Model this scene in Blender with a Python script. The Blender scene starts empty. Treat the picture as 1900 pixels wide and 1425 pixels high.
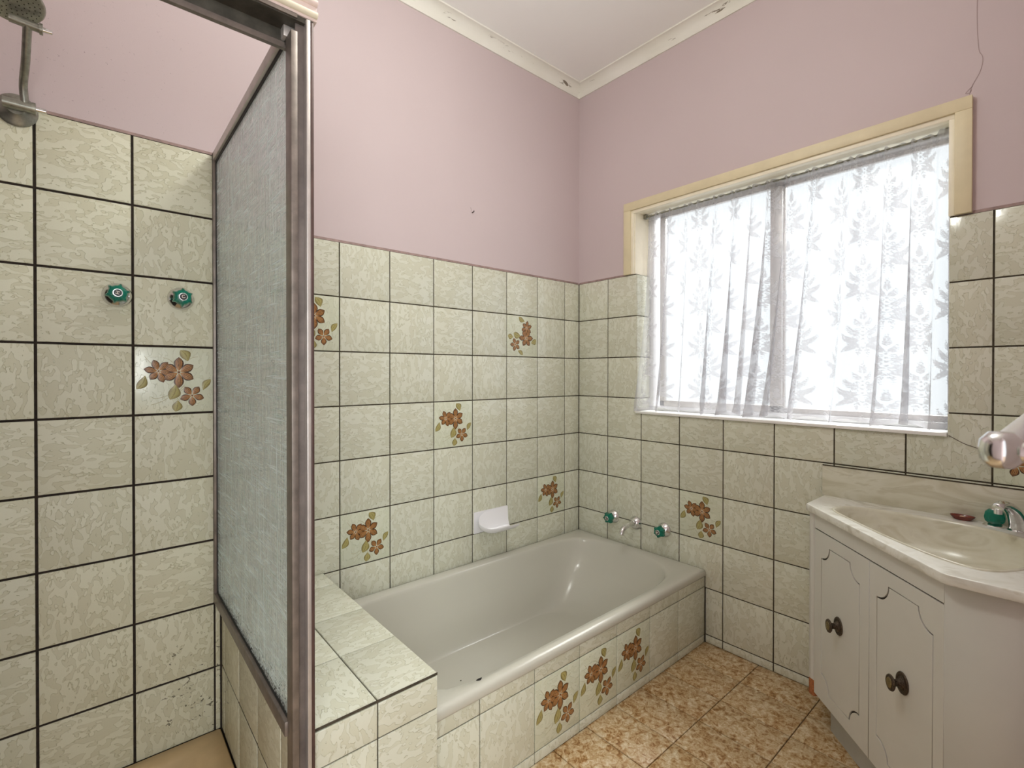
import bpy, bmesh, math, random
import numpy as np
from mathutils import Matrix, Vector
random.seed(7)
SC = bpy.context.scene
COL = SC.collection
PI = math.pi

# ------------------------------------------------------------------ camera, world, lights, exposure
def make_camera():
    yaw, pit, rol = 0.862320, -0.006765, 0.000586
    fw = Vector((math.cos(yaw)*math.cos(pit), math.sin(yaw)*math.cos(pit), math.sin(pit)))
    rt = Vector((math.sin(yaw), -math.cos(yaw), 0)); up = rt.cross(fw)
    r = rt*math.cos(rol) + up*math.sin(rol); u = -rt*math.sin(rol) + up*math.cos(rol)
    cd = bpy.data.cameras.new('camera'); c = bpy.data.objects.new('camera', cd); COL.objects.link(c)
    m = Matrix((r, u, -fw)).transposed().to_4x4(); m.translation = Vector((-1.99527, -1.75384, 1.15757))
    c.matrix_world = m
    cd.sensor_width = 36; cd.lens = 902.635/1900*36
    cd.shift_x = 4.238/1900; cd.shift_y = -14.613/1900
    cd.clip_start = 0.02
    cd.dof.use_dof = True; cd.dof.focus_distance = 1.9; cd.dof.aperture_fstop = 9.0
    SC.camera = c
make_camera()
W = bpy.data.worlds.new('sky'); SC.world = W; W.use_nodes = True
bg = W.node_tree.nodes['Background']
bg.inputs[0].default_value = (0.93, 0.965, 1.0, 1); bg.inputs[1].default_value = 1.0
SC.view_settings.view_transform = 'Standard'; SC.view_settings.look = 'None'
SC.view_settings.exposure = 0.72; SC.view_settings.gamma = 1.0; SC.view_settings.use_curve_mapping = False
SC.cycles.max_bounces = 10; SC.cycles.diffuse_bounces = 5; SC.cycles.transparent_max_bounces = 12
SC.cycles.sample_clamp_indirect = 4.0; SC.cycles.use_denoising = True
try: SC.cycles.denoiser = 'OPENIMAGEDENOISE'
except Exception: pass

def area_light(name, loc, rot, sx, sy, power, color, portal=False, shape='RECTANGLE'):
    l = bpy.data.lights.new(name, 'AREA'); l.shape = shape; l.size = sx
    if shape in ('RECTANGLE', 'ELLIPSE'): l.size_y = sy
    l.energy = power; l.color = color
    o = bpy.data.objects.new(name, l); COL.objects.link(o); o.location = loc; o.rotation_euler = rot
    if portal: l.cycles.is_portal = True
    return o
area_light('window_portal', (0.21, -0.93, 1.455), (0, PI/2, 0), 0.98, 1.14, 1, (1, 1, 1), portal=True)
area_light('doorway_portal', (-2.05, -1.99, 1.02), (PI/2, 0, 0), 0.80, 2.04, 1, (1, 1, 1), portal=True)
pl_ = bpy.data.lights.new('ceiling_lamp_light', 'POINT'); pl_.energy = 10.5; pl_.color = (0.99, 1.0, 0.94); pl_.shadow_soft_size = 0.10
po = bpy.data.objects.new('ceiling_lamp_light', pl_); COL.objects.link(po); po.location = (-1.30, -1.0, 2.40)
area_light('hallway_fill_light', (-2.9, -3.3, 1.5), (PI/2, 0, -0.68), 1.2, 1.7, 30, (0.97, 1.0, 0.97))  # added fill light shining in through the doorway, not an actual window
sl = bpy.data.lights.new('hazy_sun', 'SUN'); sl.energy = 6.5; sl.angle = math.radians(45); sl.color = (1.0, 0.98, 0.95)
so = bpy.data.objects.new('hazy_sun', sl); COL.objects.link(so); so.location = (4, -1, 4)
so.rotation_euler = Vector((-0.73, 0.06, -0.67)).to_track_quat('-Z', 'Y').to_euler()

# ------------------------------------------------------------------ node helpers / materials
def lin(r, g, b):
    f = lambda c: (c/255/12.92 if c/255 <= 0.04045 else ((c/255+0.055)/1.055)**2.4)
    return (f(r), f(g), f(b), 1)
class NT:
    def __init__(s, name):
        s.m = bpy.data.materials.new(name); s.m.use_nodes = True; s.t = s.m.node_tree
        s.p = s.t.nodes['Principled BSDF']; s.out = s.t.nodes['Material Output']
    def n(s, typ, ins=None, **kw):
        x = s.t.nodes.new('ShaderNode'+typ)
        for k, v in kw.items(): setattr(x, k, v)
        for k, v in (ins or {}).items(): s.set(x.inputs[k], v)
        return x
    def set(s, sock, v):
        if isinstance(v, bpy.types.NodeSocket): s.t.links.new(v, sock)
        elif isinstance(v, bpy.types.Node): s.t.links.new(v.outputs[0], sock)
        else: sock.default_value = v
    def math(s, op, a, b=None, clamp=False):
        x = s.n('Math', operation=op, use_clamp=clamp); s.set(x.inputs[0], a)
        if b is not None: s.set(x.inputs[1], b)
        return x.outputs[0]
    def ramp(s, f, stops, interp='LINEAR'):
        x = s.n('ValToRGB'); s.set(x.inputs[0], f); cr = x.color_ramp; cr.interpolation = interp
        while len(cr.elements) < len(stops): cr.elements.new(0.5)
        for e, (p, c) in zip(cr.elements, stops):
            e.position = p; e.color = c if len(c) == 4 else (*c, 1)
        return x.outputs[0]
    def smooth(s, f, a, b, lo=0.0, hi=1.0):
        x = s.n('MapRange', interpolation_type='SMOOTHSTEP'); s.set(x.inputs[0], f)
        for i, v in enumerate((a, b, lo, hi)): x.inputs[i+1].default_value = v
        return x.outputs[0]
    def mix(s, f, a, b, blend='MIX'):
        x = s.n('Mix', data_type='RGBA', blend_type=blend)
        s.set(x.inputs[0], f); s.set(x.inputs[6], a); s.set(x.inputs[7], b)
        return x.outputs[2]
    def noise(s, vec, scale, detail=2.0, rough=0.5, dist=0.0):
        x = s.n('TexNoise'); 
        if vec is not None: s.set(x.inputs['Vector'], vec)
        x.inputs['Scale'].default_value = scale; x.inputs['Detail'].default_value = detail
        x.inputs['Roughness'].default_value = rough; x.inputs['Distortion'].default_value = dist
        return x.outputs[0]
    def scaled(s, vec, sx, sy, sz):
        x = s.n('VectorMath', operation='MULTIPLY'); s.set(x.inputs[0], vec); x.inputs[1].default_value = (sx, sy, sz)
        return x.outputs[0]
    def bump(s, h, strength=0.5, dist=0.001, normal=None):
        x = s.n('Bump'); x.inputs['Strength'].default_value = strength; x.inputs['Distance'].default_value = dist
        s.set(x.inputs['Height'], h)
        if normal is not None: s.set(x.inputs['Normal'], normal)
        return x.outputs[0]
    def P(s, **kw):
        for k, v in kw.items(): s.set(s.p.inputs[k.replace('_', ' ')], v)
        return s.m
    def objco(s): return s.n('TexCoord').outputs['Object']
    def geo(s): return s.n('NewGeometry').outputs['Position']

def plain(name, col, rough=0.5, metal=0.0, nscale=0, namt=0.0, bump=0.0, spec=0.5):
    t = NT(name); c = col
    if nscale:
        nz = t.noise(t.geo(), nscale, 4, 0.6)
        d = tuple(x*(1-namt) for x in col[:3])+(1,); l = tuple(min(1, x*(1+namt*0.5)) for x in col[:3])+(1,)
        c = t.ramp(nz, [(0.3, d), (0.7, l)])
        if bump: t.P(Normal=t.bump(nz, bump, 0.002))
    t.P(Base_Color=c, Roughness=rough, Metallic=metal, Specular_IOR_Level=spec)
    return t.m
M = {}
def tile_material(name, hi, lo, edge, contrast=1.0, mould=False, rough=0.17, spec=0.8):
    t = NT(name)
    rnd = t.n('ObjectInfo').outputs['Random']
    co = t.objco(); sep = t.n('SeparateXYZ', {0: co})
    flip = t.math('GREATER_THAN', t.math('FRACT', t.math('MULTIPLY', rnd, 7.31)), 0.5)
    A = t.n('CombineXYZ', {0: sep.outputs[0], 1: sep.outputs[1]}); B = t.n('CombineXYZ', {0: sep.outputs[1], 1: sep.outputs[0]})
    mv = t.n('Mix', data_type='VECTOR'); t.set(mv.inputs[0], flip); t.set(mv.inputs[4], A.outputs[0]); t.set(mv.inputs[5], B.outputs[0])
    v = t.scaled(mv.outputs[1], 1.0, 1.75, 1.0)
    off = t.n('CombineXYZ', {0: t.math('MULTIPLY', rnd, 37.0), 1: t.math('MULTIPLY', rnd, 91.0), 2: t.math('MULTIPLY', rnd, 13.0)})
    va = t.n('VectorMath', {0: v, 1: off.outputs[0]}, operation='ADD').outputs[0]
    n1 = t.noise(va, 30, 1.4, 0.5, 0.9)
    n2 = t.noise(va, 60, 2.0, 0.5, 0.3)
    vo = t.n('TexVoronoi', feature='F1'); t.set(vo.inputs['Vector'], va); vo.inputs['Scale'].default_value = 62
    n = t.math('ADD', n1, t.math('MULTIPLY', t.math('SUBTRACT', 0.42, vo.outputs[0]), 0.20))
    n = t.math('ADD', n, t.math('MULTIPLY', t.math('SUBTRACT', n2, 0.5), 0.10))
    mask = t.smooth(n, 0.462, 0.478)
    line = t.math('MULTIPLY', t.smooth(n, 0.440, 0.462), t.smooth(n, 0.466, 0.478, 1.0, 0.0))
    fine = t.noise(va, 240, 2.0, 0.6)
    c = t.mix(t.math('MULTIPLY', mask, contrast), lo, hi)
    c = t.mix(t.math('MULTIPLY', line, 0.46*contrast), c, edge)
    c = t.mix(t.smooth(fine, 0.62, 0.72, 0.0, 0.12), c, edge)
    hue = t.n('HueSaturation'); t.set(hue.inputs['Color'], c)
    t.set(hue.inputs['Value'], t.math('ADD', 0.965, t.math('MULTIPLY', t.math('FRACT', t.math('MULTIPLY', rnd, 17.7)), 0.07)))
    c = hue.outputs[0]
    if mould:
        g = t.geo(); sp = t.n('SeparateXYZ', {0: g})
        area = t.smooth(t.n('VectorMath', {0: g, 1: (-1.74, 0.0, 0.19)}, operation='DISTANCE').outputs['Value'], 0.06, 0.34, 1.0, 0.0)
        mn = t.noise(t.scaled(g, 1, 1, 1.6), 34, 4, 0.62, 1.4)
        spots = t.smooth(t.math('ADD', mn, t.math('MULTIPLY', area, 0.15)), 0.765, 0.79)
        c = t.mix(t.math('MULTIPLY', spots, 0.8), c, lin(58, 48, 28))
    h = t.math('ADD', t.math('MULTIPLY', mask, 1.0), t.math('MULTIPLY', n2, 0.25))
    t.P(Base_Color=c, Roughness=rough, Normal=t.bump(h, 0.8, 0.0010), Specular_IOR_Level=spec)
    M[name] = t.m
tile_material('tile_glaze', lin(217, 218, 201), lin(209, 209, 189), lin(176, 173, 140))
tile_material('tile_glaze_mouldy', lin(216, 214, 190), lin(206, 203, 177), lin(168, 162, 122), mould=True, rough=0.42, spec=0.35)
tile_material('tile_glaze_scummy', lin(216, 215, 193), lin(206, 204, 179), lin(168, 163, 124), rough=0.42, spec=0.35)
tile_material('tile_decor', lin(219, 222, 202), lin(212, 215, 192), lin(194, 193, 164), 0.6)
M['grout'] = plain('grout_dark', lin(74, 66, 52), 0.9, 0, 60, 0.45)
M['grout_mould'] = plain('grout_mould', lin(44, 34, 25), 0.9, 0, 90, 0.6)
M['grout_floor'] = plain('grout_floor', lin(122, 106, 94), 0.9, 0, 60, 0.3)
M['edge_strip'] = plain('edge_strip_paint', lin(158, 134, 128), 0.6, 0, 40, 0.3)
def pink():
    t = NT('pink_wall_paint'); g = t.geo()
    big = t.noise(g, 1.1, 3, 0.5); fine = t.noise(g, 420, 2, 0.6)
    c = t.ramp(big, [(0.3, lin(200, 184, 185)), (0.7, lin(206, 190, 191))])
    st = t.noise(t.scaled(g, 1, 1, 1.6), 130, 2, 0.55, 1.5)
    wh = t.n('VectorMath', {0: g, 1: (-2.15, 0.0, 2.1)}, operation='DISTANCE').outputs['Value']
    k = t.math('MULTIPLY', t.smooth(wh, 0.15, 0.6, 1, 0), t.smooth(st, 0.70, 0.74))
    c = t.mix(t.math('MULTIPLY', k, 0.7), c, lin(120, 104, 106))
    t.P(Base_Color=c, Roughness=0.62, Normal=t.bump(fine, 0.12, 0.001), Specular_IOR_Level=0.3); M['pink'] = t.m
pink()
M['ceil'] = plain('ceiling_paint', lin(250, 250, 248), 0.8, 0, 3, 0.02)
def cornice_mat():
    t = NT('cornice_paint'); g = t.geo()
    nz = t.noise(t.scaled(g, 1, 1, 6), 5, 5, 0.62, 0.4); sp = t.n('SeparateXYZ', {0: g})
    band = t.math('MULTIPLY', t.smooth(sp.outputs[2], 2.655, 2.662), t.smooth(sp.outputs[2], 2.672, 2.682, 1, 0))
    chip = t.math('MULTIPLY', t.smooth(nz, 0.575, 0.60), band)
    c = t.mix(chip, t.ramp(t.noise(g, 4, 3), [(0.3, lin(228, 226, 214)), (0.7, lin(236, 234, 226))]), lin(128, 118, 102))
    t.P(Base_Color=c, Roughness=0.6); M['cornice'] = t.m
cornice_mat()
M['cream'] = plain('cream_window_paint', lin(222, 209, 174), 0.45, 0, 14, 0.06)
M['cream_light'] = plain('cream_jamb_paint', lin(244, 236, 214), 0.4, 0, 14, 0.05)
M['white_sill'] = plain('white_sill_paint', lin(244, 243, 240), 0.35)
def floor_mat():
    t = NT('floor_tile_marble'); rnd = t.n('ObjectInfo').outputs['Random']
    g = t.geo()
    off = t.n('CombineXYZ', {0: t.math('MULTIPLY', rnd, 0.06), 1: t.math('MULTIPLY', rnd, 0.05)})
    v = t.n('VectorMath', {0: t.scaled(g, 1.0, 1.0, 1), 1: off.outputs[0]}, operation='ADD').outputs[0]
    a = t.noise(v, 52, 5, 0.70, 0.8); b = t.noise(v, 14, 3, 0.6, 0.6); f = t.noise(v, 190, 3, 0.65, 0.5)
    s = t.math('ADD', t.math('MULTIPLY', a, 0.66), t.math('ADD', t.math('MULTIPLY', b, 0.16), t.math('MULTIPLY', f, 0.18)))
    c = t.ramp(s, [(0.36, lin(116, 76, 34)), (0.425, lin(152, 110, 60)), (0.475, lin(182, 150, 106)), (0.53, lin(198, 174, 136)), (0.63, lin(224, 211, 184))])
    t.P(Base_Color=c, Roughness=0.33, Normal=t.bump(a, 0.15, 0.001)); M['floor'] = t.m
floor_mat()
M['enamel'] = plain('bath_enamel', lin(199, 197, 185), 0.16, 0, 2, 0.02)
M['shower_tray'] = plain('shower_tray_enamel', lin(214, 186, 142), 0.35, 0, 9, 0.14)
M['chrome'] = plain('chrome', (0.80, 0.80, 0.80, 1), 0.14, 1.0, 120, 0.12)
M['chrome_dull'] = plain('chrome_dull', (0.36, 0.36, 0.31, 1), 0.36, 0.75, 70, 0.3)
M['alu'] = plain('anodised_aluminium', (0.24, 0.205, 0.18, 1), 0.42, 0.6, 30, 0.3)
M['alu_light'] = plain('anodised_aluminium_light', (0.60, 0.56, 0.53, 1), 0.40, 0.6, 20, 0.15)
M['alu_brown'] = plain('aluminium_reddish_reflection', (0.10, 0.058, 0.05, 1), 0.45, 0.3, 25, 0.3)  # reddish reflection of the surroundings put into the metal's base colour
M['alu_channel'] = plain('channel_aluminium', (0.21, 0.18, 0.165, 1), 0.45, 0.5, 18, 0.35)
M['alu_dark'] = plain('dark_channel', (0.085, 0.078, 0.062, 1), 0.55, 0.3, 22, 0.55)
M['rubber'] = plain('black_rubber', (0.02, 0.02, 0.018, 1), 0.7)
M['fascia'] = plain('pink_cream_fascia', lin(224, 205, 198), 0.45, 0, 30, 0.10)
M['fascia_cream'] = plain('cream_fascia_rib', lin(232, 224, 200), 0.45, 0, 30, 0.10)
M['ceramic'] = plain('white_ceramic', lin(236, 235, 238), 0.12)
M['laminate'] = plain('white_laminate', lin(213, 212, 205), 0.34, 0, 8, 0.03)
M['kick'] = plain('kick_board_paint', lin(190, 192, 188), 0.4, 0, 12, 0.08)
M['chipboard'] = plain('raw_chipboard', lin(176, 110, 66), 0.9, 0, 160, 0.35)
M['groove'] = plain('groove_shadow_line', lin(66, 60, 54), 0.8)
M['bronze'] = plain('antique_bronze', (0.115, 0.088, 0.062, 1), 0.42, 0.75, 420, 0.8, 0.9)
M['brass_face'] = plain('worn_brass', (0.30, 0.24, 0.13, 1), 0.38, 0.85, 200, 0.3)
M['letter'] = plain('letter_cream', lin(232, 222, 212), 0.5)
M['badge'] = plain('badge_black', (0.02, 0.018, 0.016, 1), 0.3)
M['white_plastic'] = plain('white_plastic', lin(238, 238, 240), 0.22)
M['crack'] = plain('crack_line', lin(108, 96, 84), 0.9)
M['crack_pale'] = plain('crack_line_pale', lin(172, 152, 150), 0.9)
M['mildew'] = plain('mildew_black', lin(26, 22, 17), 0.9)
M['dish'] = plain('amber_glass_dish', lin(120, 52, 38), 0.2, 0, 60, 0.3)
M['soap'] = plain('soap_remnant', lin(224, 190, 160), 0.5)
M['door_paint'] = plain('door_paint', lin(232, 228, 216), 0.4)
def green():
    t = NT('green_acrylic'); t.P(Base_Color=lin(16, 148, 122), Roughness=0.1, Transmission_Weight=0.55, IOR=1.45); M['green'] = t.m
green()
def marble():
    t = NT('cultured_marble'); g = t.geo()
    d = t.noise(t.scaled(g, 1, 0.6, 1.4), 5, 4, 0.5, 2.6)
    c = t.ramp(d, [(0.34, lin(198, 193, 170)), (0.44, lin(210, 206, 186)), (0.54, lin(216, 213, 196)), (0.60, lin(201, 196, 174)), (0.68, lin(212, 209, 192))])
    f = t.noise(g, 14, 5, 0.6, 2.0)
    c = t.mix(t.smooth(f, 0.56, 0.66, 0, 0.2), c, lin(190, 184, 168))
    t.P(Base_Color=c, Roughness=0.2); M['marble'] = t.m
    t = NT('cultured_marble_white'); g = t.geo()
    d = t.noise(t.scaled(g, 1, 0.7, 1.2), 8, 5, 0.55, 2.2)
    c = t.ramp(d, [(0.36, lin(206, 203, 190)), (0.46, lin(226, 225, 216)), (0.58, lin(233, 233, 226)), (0.66, lin(217, 215, 202))])
    t.P(Base_Color=c, Roughness=0.2); M['marble_top'] = t.m
marble()
def petal():
    t = NT('flower_petal_glaze'); uv = t.n('TexCoord').outputs['UV']; s = t.n('SeparateXYZ', {0: uv}); g = t.geo()
    av = t.math('ABSOLUTE', t.math('SUBTRACT', t.math('MULTIPLY', s.outputs[1], 2.0), 1.0))
    nz = t.noise(g, 260, 3, 0.6); avn = t.math('ADD', av, t.math('MULTIPLY', t.math('SUBTRACT', nz, 0.5), 0.45))
    c = t.ramp(avn, [(0.0, lin(86, 52, 26)), (0.16, lin(190, 142, 88)), (0.36, lin(112, 68, 32)), (0.54, lin(186, 132, 76)), (0.74, lin(96, 60, 30)), (0.92, lin(58, 40, 24))])
    t2 = t.smooth(t.math('ADD', s.outputs[0], t.math('MULTIPLY', nz, 0.3)), 0.75, 1.15, 0, 0.75)
    c = t.mix(t2, c, lin(74, 46, 26))
    c = t.mix(t.smooth(s.outputs[0], 0.0, 0.35, 0.6, 0.0), c, lin(196, 142, 88))
    t.P(Base_Color=c, Roughness=0.28); M['petal'] = t.m
    t = NT('flower_leaf_glaze'); uv = t.n('TexCoord').outputs['UV']; s = t.n('SeparateXYZ', {0: uv}); g = t.geo()
    av = t.math('ABSOLUTE', t.math('SUBTRACT', t.math('MULTIPLY', s.outputs[1], 2.0), 1.0))
    avn = t.math('ADD', av, t.math('MULTIPLY', t.math('SUBTRACT', t.noise(g, 200, 3, 0.6), 0.5), 0.5))
    c = t.ramp(avn, [(0.0, lin(138, 126, 74)), (0.2, lin(176, 166, 106)), (0.6, lin(160, 150, 92)), (0.95, lin(122, 108, 62))])
    t.P(Base_Color=c, Roughness=0.28); M['leaf'] = t.m
    M['stem'] = plain('flower_stem_glaze', lin(176, 168, 128), 0.3)
    M['pistil'] = plain('flower_centre_glaze', lin(120, 74, 36), 0.3)
petal()
def glass_mats():
    t = NT('window_glass'); tr = t.n('BsdfTransparent'); gl = t.n('BsdfGlossy'); gl.inputs['Roughness'].default_value = 0.12
    tr.inputs[0].default_value = (0.95, 0.97, 0.97, 1)
    mx = t.n('MixShader', {0: 0.03, 1: tr.outputs[0], 2: gl.outputs[0]}); t.t.links.new(mx.outputs[0], t.out.inputs[0]); M['pane'] = t.m
    t = NT('obscure_glass'); g = t.geo()
    w1 = t.noise(t.scaled(g, 200, 200, 7), 1, 2, 0.5, 0.4); w2 = t.noise(t.scaled(g, 10, 10, 190), 1, 2, 0.5, 0.4)
    h = t.math('MAXIMUM', t.smooth(w1, 0.46, 0.60), t.smooth(w2, 0.46, 0.60))
    gt = t.smooth(t.math('MAXIMUM', w1, w2), 0.57, 0.68)
    c = t.mix(gt, lin(250, 252, 252), lin(196, 214, 213))
    w3 = t.noise(t.scaled(g, 230, 230, 6), 1, 2, 0.5, 0.4); w4 = t.noise(t.scaled(g, 9, 9, 230), 1, 2, 0.5, 0.4)
    hl = t.smooth(t.math('MAXIMUM', w3, w4), 0.58, 0.66)
    bmp = t.bump(h, 0.7, 0.0016)
    t.P(Base_Color=c, Roughness=0.13, Transmission_Weight=1.0, IOR=1.16, Normal=bmp)
    tl = t.n('BsdfTranslucent', {0: lin(236, 244, 244)}); dfz = t.n('BsdfDiffuse', {0: lin(214, 226, 224), 'Normal': bmp})
    hz = t.n('MixShader', {0: 0.45, 1: tl.outputs[0], 2: dfz.outputs[0]})
    mx = t.n('MixShader', {0: t.math('ADD', 0.20, t.math('MULTIPLY', hl, 0.5)), 1: t.p.outputs[0], 2: hz.outputs[0]})
    t.t.links.new(mx.outputs[0], t.out.inputs[0]); M['obscure'] = t.m
    t = NT('lace'); at = t.n('Attribute', attribute_name='lace').outputs['Fac']
    df = t.n('BsdfDiffuse'); df.inputs[0].default_value = lin(244, 243, 248); tl = t.n('BsdfTranslucent'); tl.inputs[0].default_value = (0.27, 0.27, 0.285, 1)
    cl = t.n('MixShader', {0: 0.5, 1: df.outputs[0], 2: tl.outputs[0]})
    tr = t.n('BsdfTransparent')
    op = t.math('ADD', 0.46, t.math('MULTIPLY', at, 0.34))
    mx = t.n('MixShader', {0: op, 1: tr.outputs[0], 2: cl.outputs[0]}); t.t.links.new(mx.outputs[0], t.out.inputs[0]); M['lace'] = t.m
glass_mats()

# ------------------------------------------------------------------ object helpers
WLOC = {}
def link(name, me, mat=None, parent=None, loc=(0, 0, 0), rot=None):
    """mesh coordinates are relative to loc (a world point); children keep their world place"""
    o = bpy.data.objects.new(name, me); COL.objects.link(o)
    if mat is not None:
        for mm in (mat if isinstance(mat, (list, tuple)) else [mat]): 
            if len(me.materials) < (len(mat) if isinstance(mat, (list, tuple)) else 1): me.materials.append(mm)
    l = Vector(loc); wm = Matrix.Translation(l)
    if rot is not None: wm = wm @ rot.to_4x4()
    WLOC[o.name] = wm
    if parent is not None:
        o.parent = parent; o.matrix_basis = WLOC[parent.name].inverted() @ wm
    else: o.matrix_basis = wm
    return o
def tag(o, label, cat, group=None, kind=None):
    o['label'] = label; o['category'] = cat
    if group: o['group'] = group
    if kind: o['kind'] = kind
    return o
def empty(name, loc, label, cat, group=None, kind=None, rot=None):
    o = link(name, None, None, None, loc, rot); o.empty_display_size = 0.05
    return tag(o, label, cat, group, kind)
def smooth(me, ang=40):
    me.polygons.foreach_set('use_smooth', [True]*len(me.polygons))
    try: me.set_sharp_from_angle(angle=math.radians(ang))
    except Exception: pass
    return me
def mesh(name, v, f, sm=None):
    me = bpy.data.meshes.new(name); me.from_pydata([tuple(x) for x in v], [], f); me.update()
    if sm: smooth(me, sm)
    return me
def bm_mesh(name, bm, sm=None):
    bmesh.ops.recalc_face_normals(bm, faces=bm.faces[:])
    me = bpy.data.meshes.new(name); bm.to_mesh(me); bm.free(); me.update()
    if sm: smooth(me, sm)
    return me
def box_into(bm, x0, x1, y0, y1, z0, z1, bev=0.0, seg=2):
    r = bmesh.ops.create_cube(bm, size=1.0)
    for v in r['verts']: v.co = Vector(((x0+x1)/2+v.co.x*(x1-x0), (y0+y1)/2+v.co.y*(y1-y0), (z0+z1)/2+v.co.z*(z1-z0)))
    if bev:
        es = list({e for v in r['verts'] for e in v.link_edges})
        bmesh.ops.bevel(bm, geom=es, offset=bev, segments=seg, affect='EDGES', profile=0.5)
def box(name, x0, x1, y0, y1, z0, z1, mat, parent=None, bev=0.0):
    c = ((x0+x1)/2, (y0+y1)/2, (z0+z1)/2)
    bm = bmesh.new(); box_into(bm, x0-c[0], x1-c[0], y0-c[1], y1-c[1], z0-c[2], z1-c[2], bev)
    return link(name, bm_mesh(name, bm, 40 if bev else None), mat, parent, c)
def boxes(name, lst, mat, parent=None, bev=0.0):
    bm = bmesh.new()
    for b in lst: box_into(bm, *b, bev)
    return link(name, bm_mesh(name, bm, 40 if bev else None), mat, parent)
def lathe_data(prof, n=32, lobes=None):
    v, f = [], []
    for r, h in prof:
        for i in range(n):
            a = 2*PI*i/n; k = lobes(a) if lobes and r > 1e-5 else 1.0
            v.append((r*k*math.cos(a), r*k*math.sin(a), h))
    for j in range(len(prof)-1):
        for i in range(n):
            f.append((j*n+i, j*n+(i+1) % n, (j+1)*n+(i+1) % n, (j+1)*n+i))
    f.append(tuple(range(n-1, -1, -1))); f.append(tuple((len(prof)-1)*n+i for i in range(n)))
    return v, f
def lathe(name, prof, mat, parent, loc, axis, n=32, sm=45, lobes=None, spin=0.0):
    v, f = lathe_data(prof, n, lobes)
    z = Vector(axis).normalized(); x = Vector((0, 0, 1)).cross(z)
    if x.length < 1e-4: x = Vector((1, 0, 0))
    x.normalize(); y = z.cross(x)
    R = Matrix((x, y, z)).transposed() @ Matrix.Rotation(spin, 3, 'Z')
    return link(name, mesh(name, v, f, sm), mat, parent, loc, R)
def tube_data(pts, rad, n=14, cap=True, flat=1.0, flatdir=None):
    pts = [Vector(p) for p in pts]; v, f = [], []
    up = None
    for i, p in enumerate(pts):
        t = (pts[min(i+1, len(pts)-1)]-pts[max(i-1, 0)]).normalized()
        if up is None:
            up = Vector((0, 0, 1)) if abs(t.z) < 0.95 else Vector((1, 0, 0))
        s = t.cross(up).normalized(); up = s.cross(t).normalized()
        r = rad[i] if isinstance(rad, (list, tuple)) else rad
        for k in range(n):
            a = 2*PI*k/n; v.append(p+s*(r*math.cos(a))+up*(r*flat*math.sin(a)))
    for i in range(len(pts)-1):
        for k in range(n): f.append((i*n+k, i*n+(k+1) % n, (i+1)*n+(k+1) % n, (i+1)*n+k))
    if cap: f.append(tuple(range(n-1, -1, -1))); f.append(tuple((len(pts)-1)*n+k for k in range(n)))
    return v, f
def tube(name, pts, rad, mat, parent, n=14, flat=1.0, loc=None):
    o = Vector(loc if loc is not None else pts[0]); v, f = tube_data([Vector(p)-o for p in pts], rad, n, True, flat)
    return link(name, mesh(name, v, f, 50), mat, parent, o)
def bez(p, n=12):
    """smooth Catmull-Rom line through points"""
    p = [Vector(q) for q in p]; out = []
    for i in range(len(p)-1):
        a, b, c, d = p[max(i-1, 0)], p[i], p[i+1], p[min(i+2, len(p)-1)]
        for k in range(n):
            t = k/n; out.append(0.5*((2*b)+(c-a)*t+(2*a-5*b+4*c-d)*t*t+(3*b-a-3*c+d)*t**3))
    out.append(p[-1]); return out
def closed_spline(p, n=12):
    p = [Vector(q) for q in p]; m = len(p); out = []
    for i in range(m):
        a, b, c, d = p[(i-1) % m], p[i], p[(i+1) % m], p[(i+2) % m]
        for k in range(n):
            t = k/n; out.append(0.5*((2*b)+(c-a)*t+(2*a-5*b+4*c-d)*t*t+(3*b-a-3*c+d)*t**3))
    return out
def plate(outer, holes=(), t=0.01, bev=0.0):
    """filled 2D outline with holes, z from -t to 0"""
    cu = bpy.data.curves.new('plate', 'CURVE'); cu.dimensions = '2D'; cu.fill_mode = 'BOTH'
    cu.extrude = max(t/2-bev, 0.00005); cu.bevel_depth = bev; cu.bevel_resolution = 1; cu.offset = -bev
    for pl in [outer, *holes]:
        s = cu.splines.new('POLY'); s.points.add(len(pl)-1); s.use_cyclic_u = True
        for q, c in zip(s.points, pl): q.co = (c[0], c[1], 0, 1)
    ob = bpy.data.objects.new('plate', cu); COL.objects.link(ob)
    me = bpy.data.meshes.new_from_object(ob.evaluated_get(bpy.context.evaluated_depsgraph_get()))
    bpy.data.objects.remove(ob); bpy.data.curves.remove(cu)
    me.transform(Matrix.Translation((0, 0, -t/2))); me.materials.clear()
    return me
def letter_mesh(ch, size, depth=0.0006):
    cu = bpy.data.curves.new('letter', 'FONT'); cu.body = ch; cu.size = size; cu.extrude = depth; cu.align_x = 'CENTER'; cu.align_y = 'CENTER'; cu.offset = size*0.02
    ob = bpy.data.objects.new('letter', cu); COL.objects.link(ob)
    me = bpy.data.meshes.new_from_object(ob.evaluated_get(bpy.context.evaluated_depsgraph_get()))
    bpy.data.objects.remove(ob); bpy.data.curves.remove(cu); me.materials.clear(); return me
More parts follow.
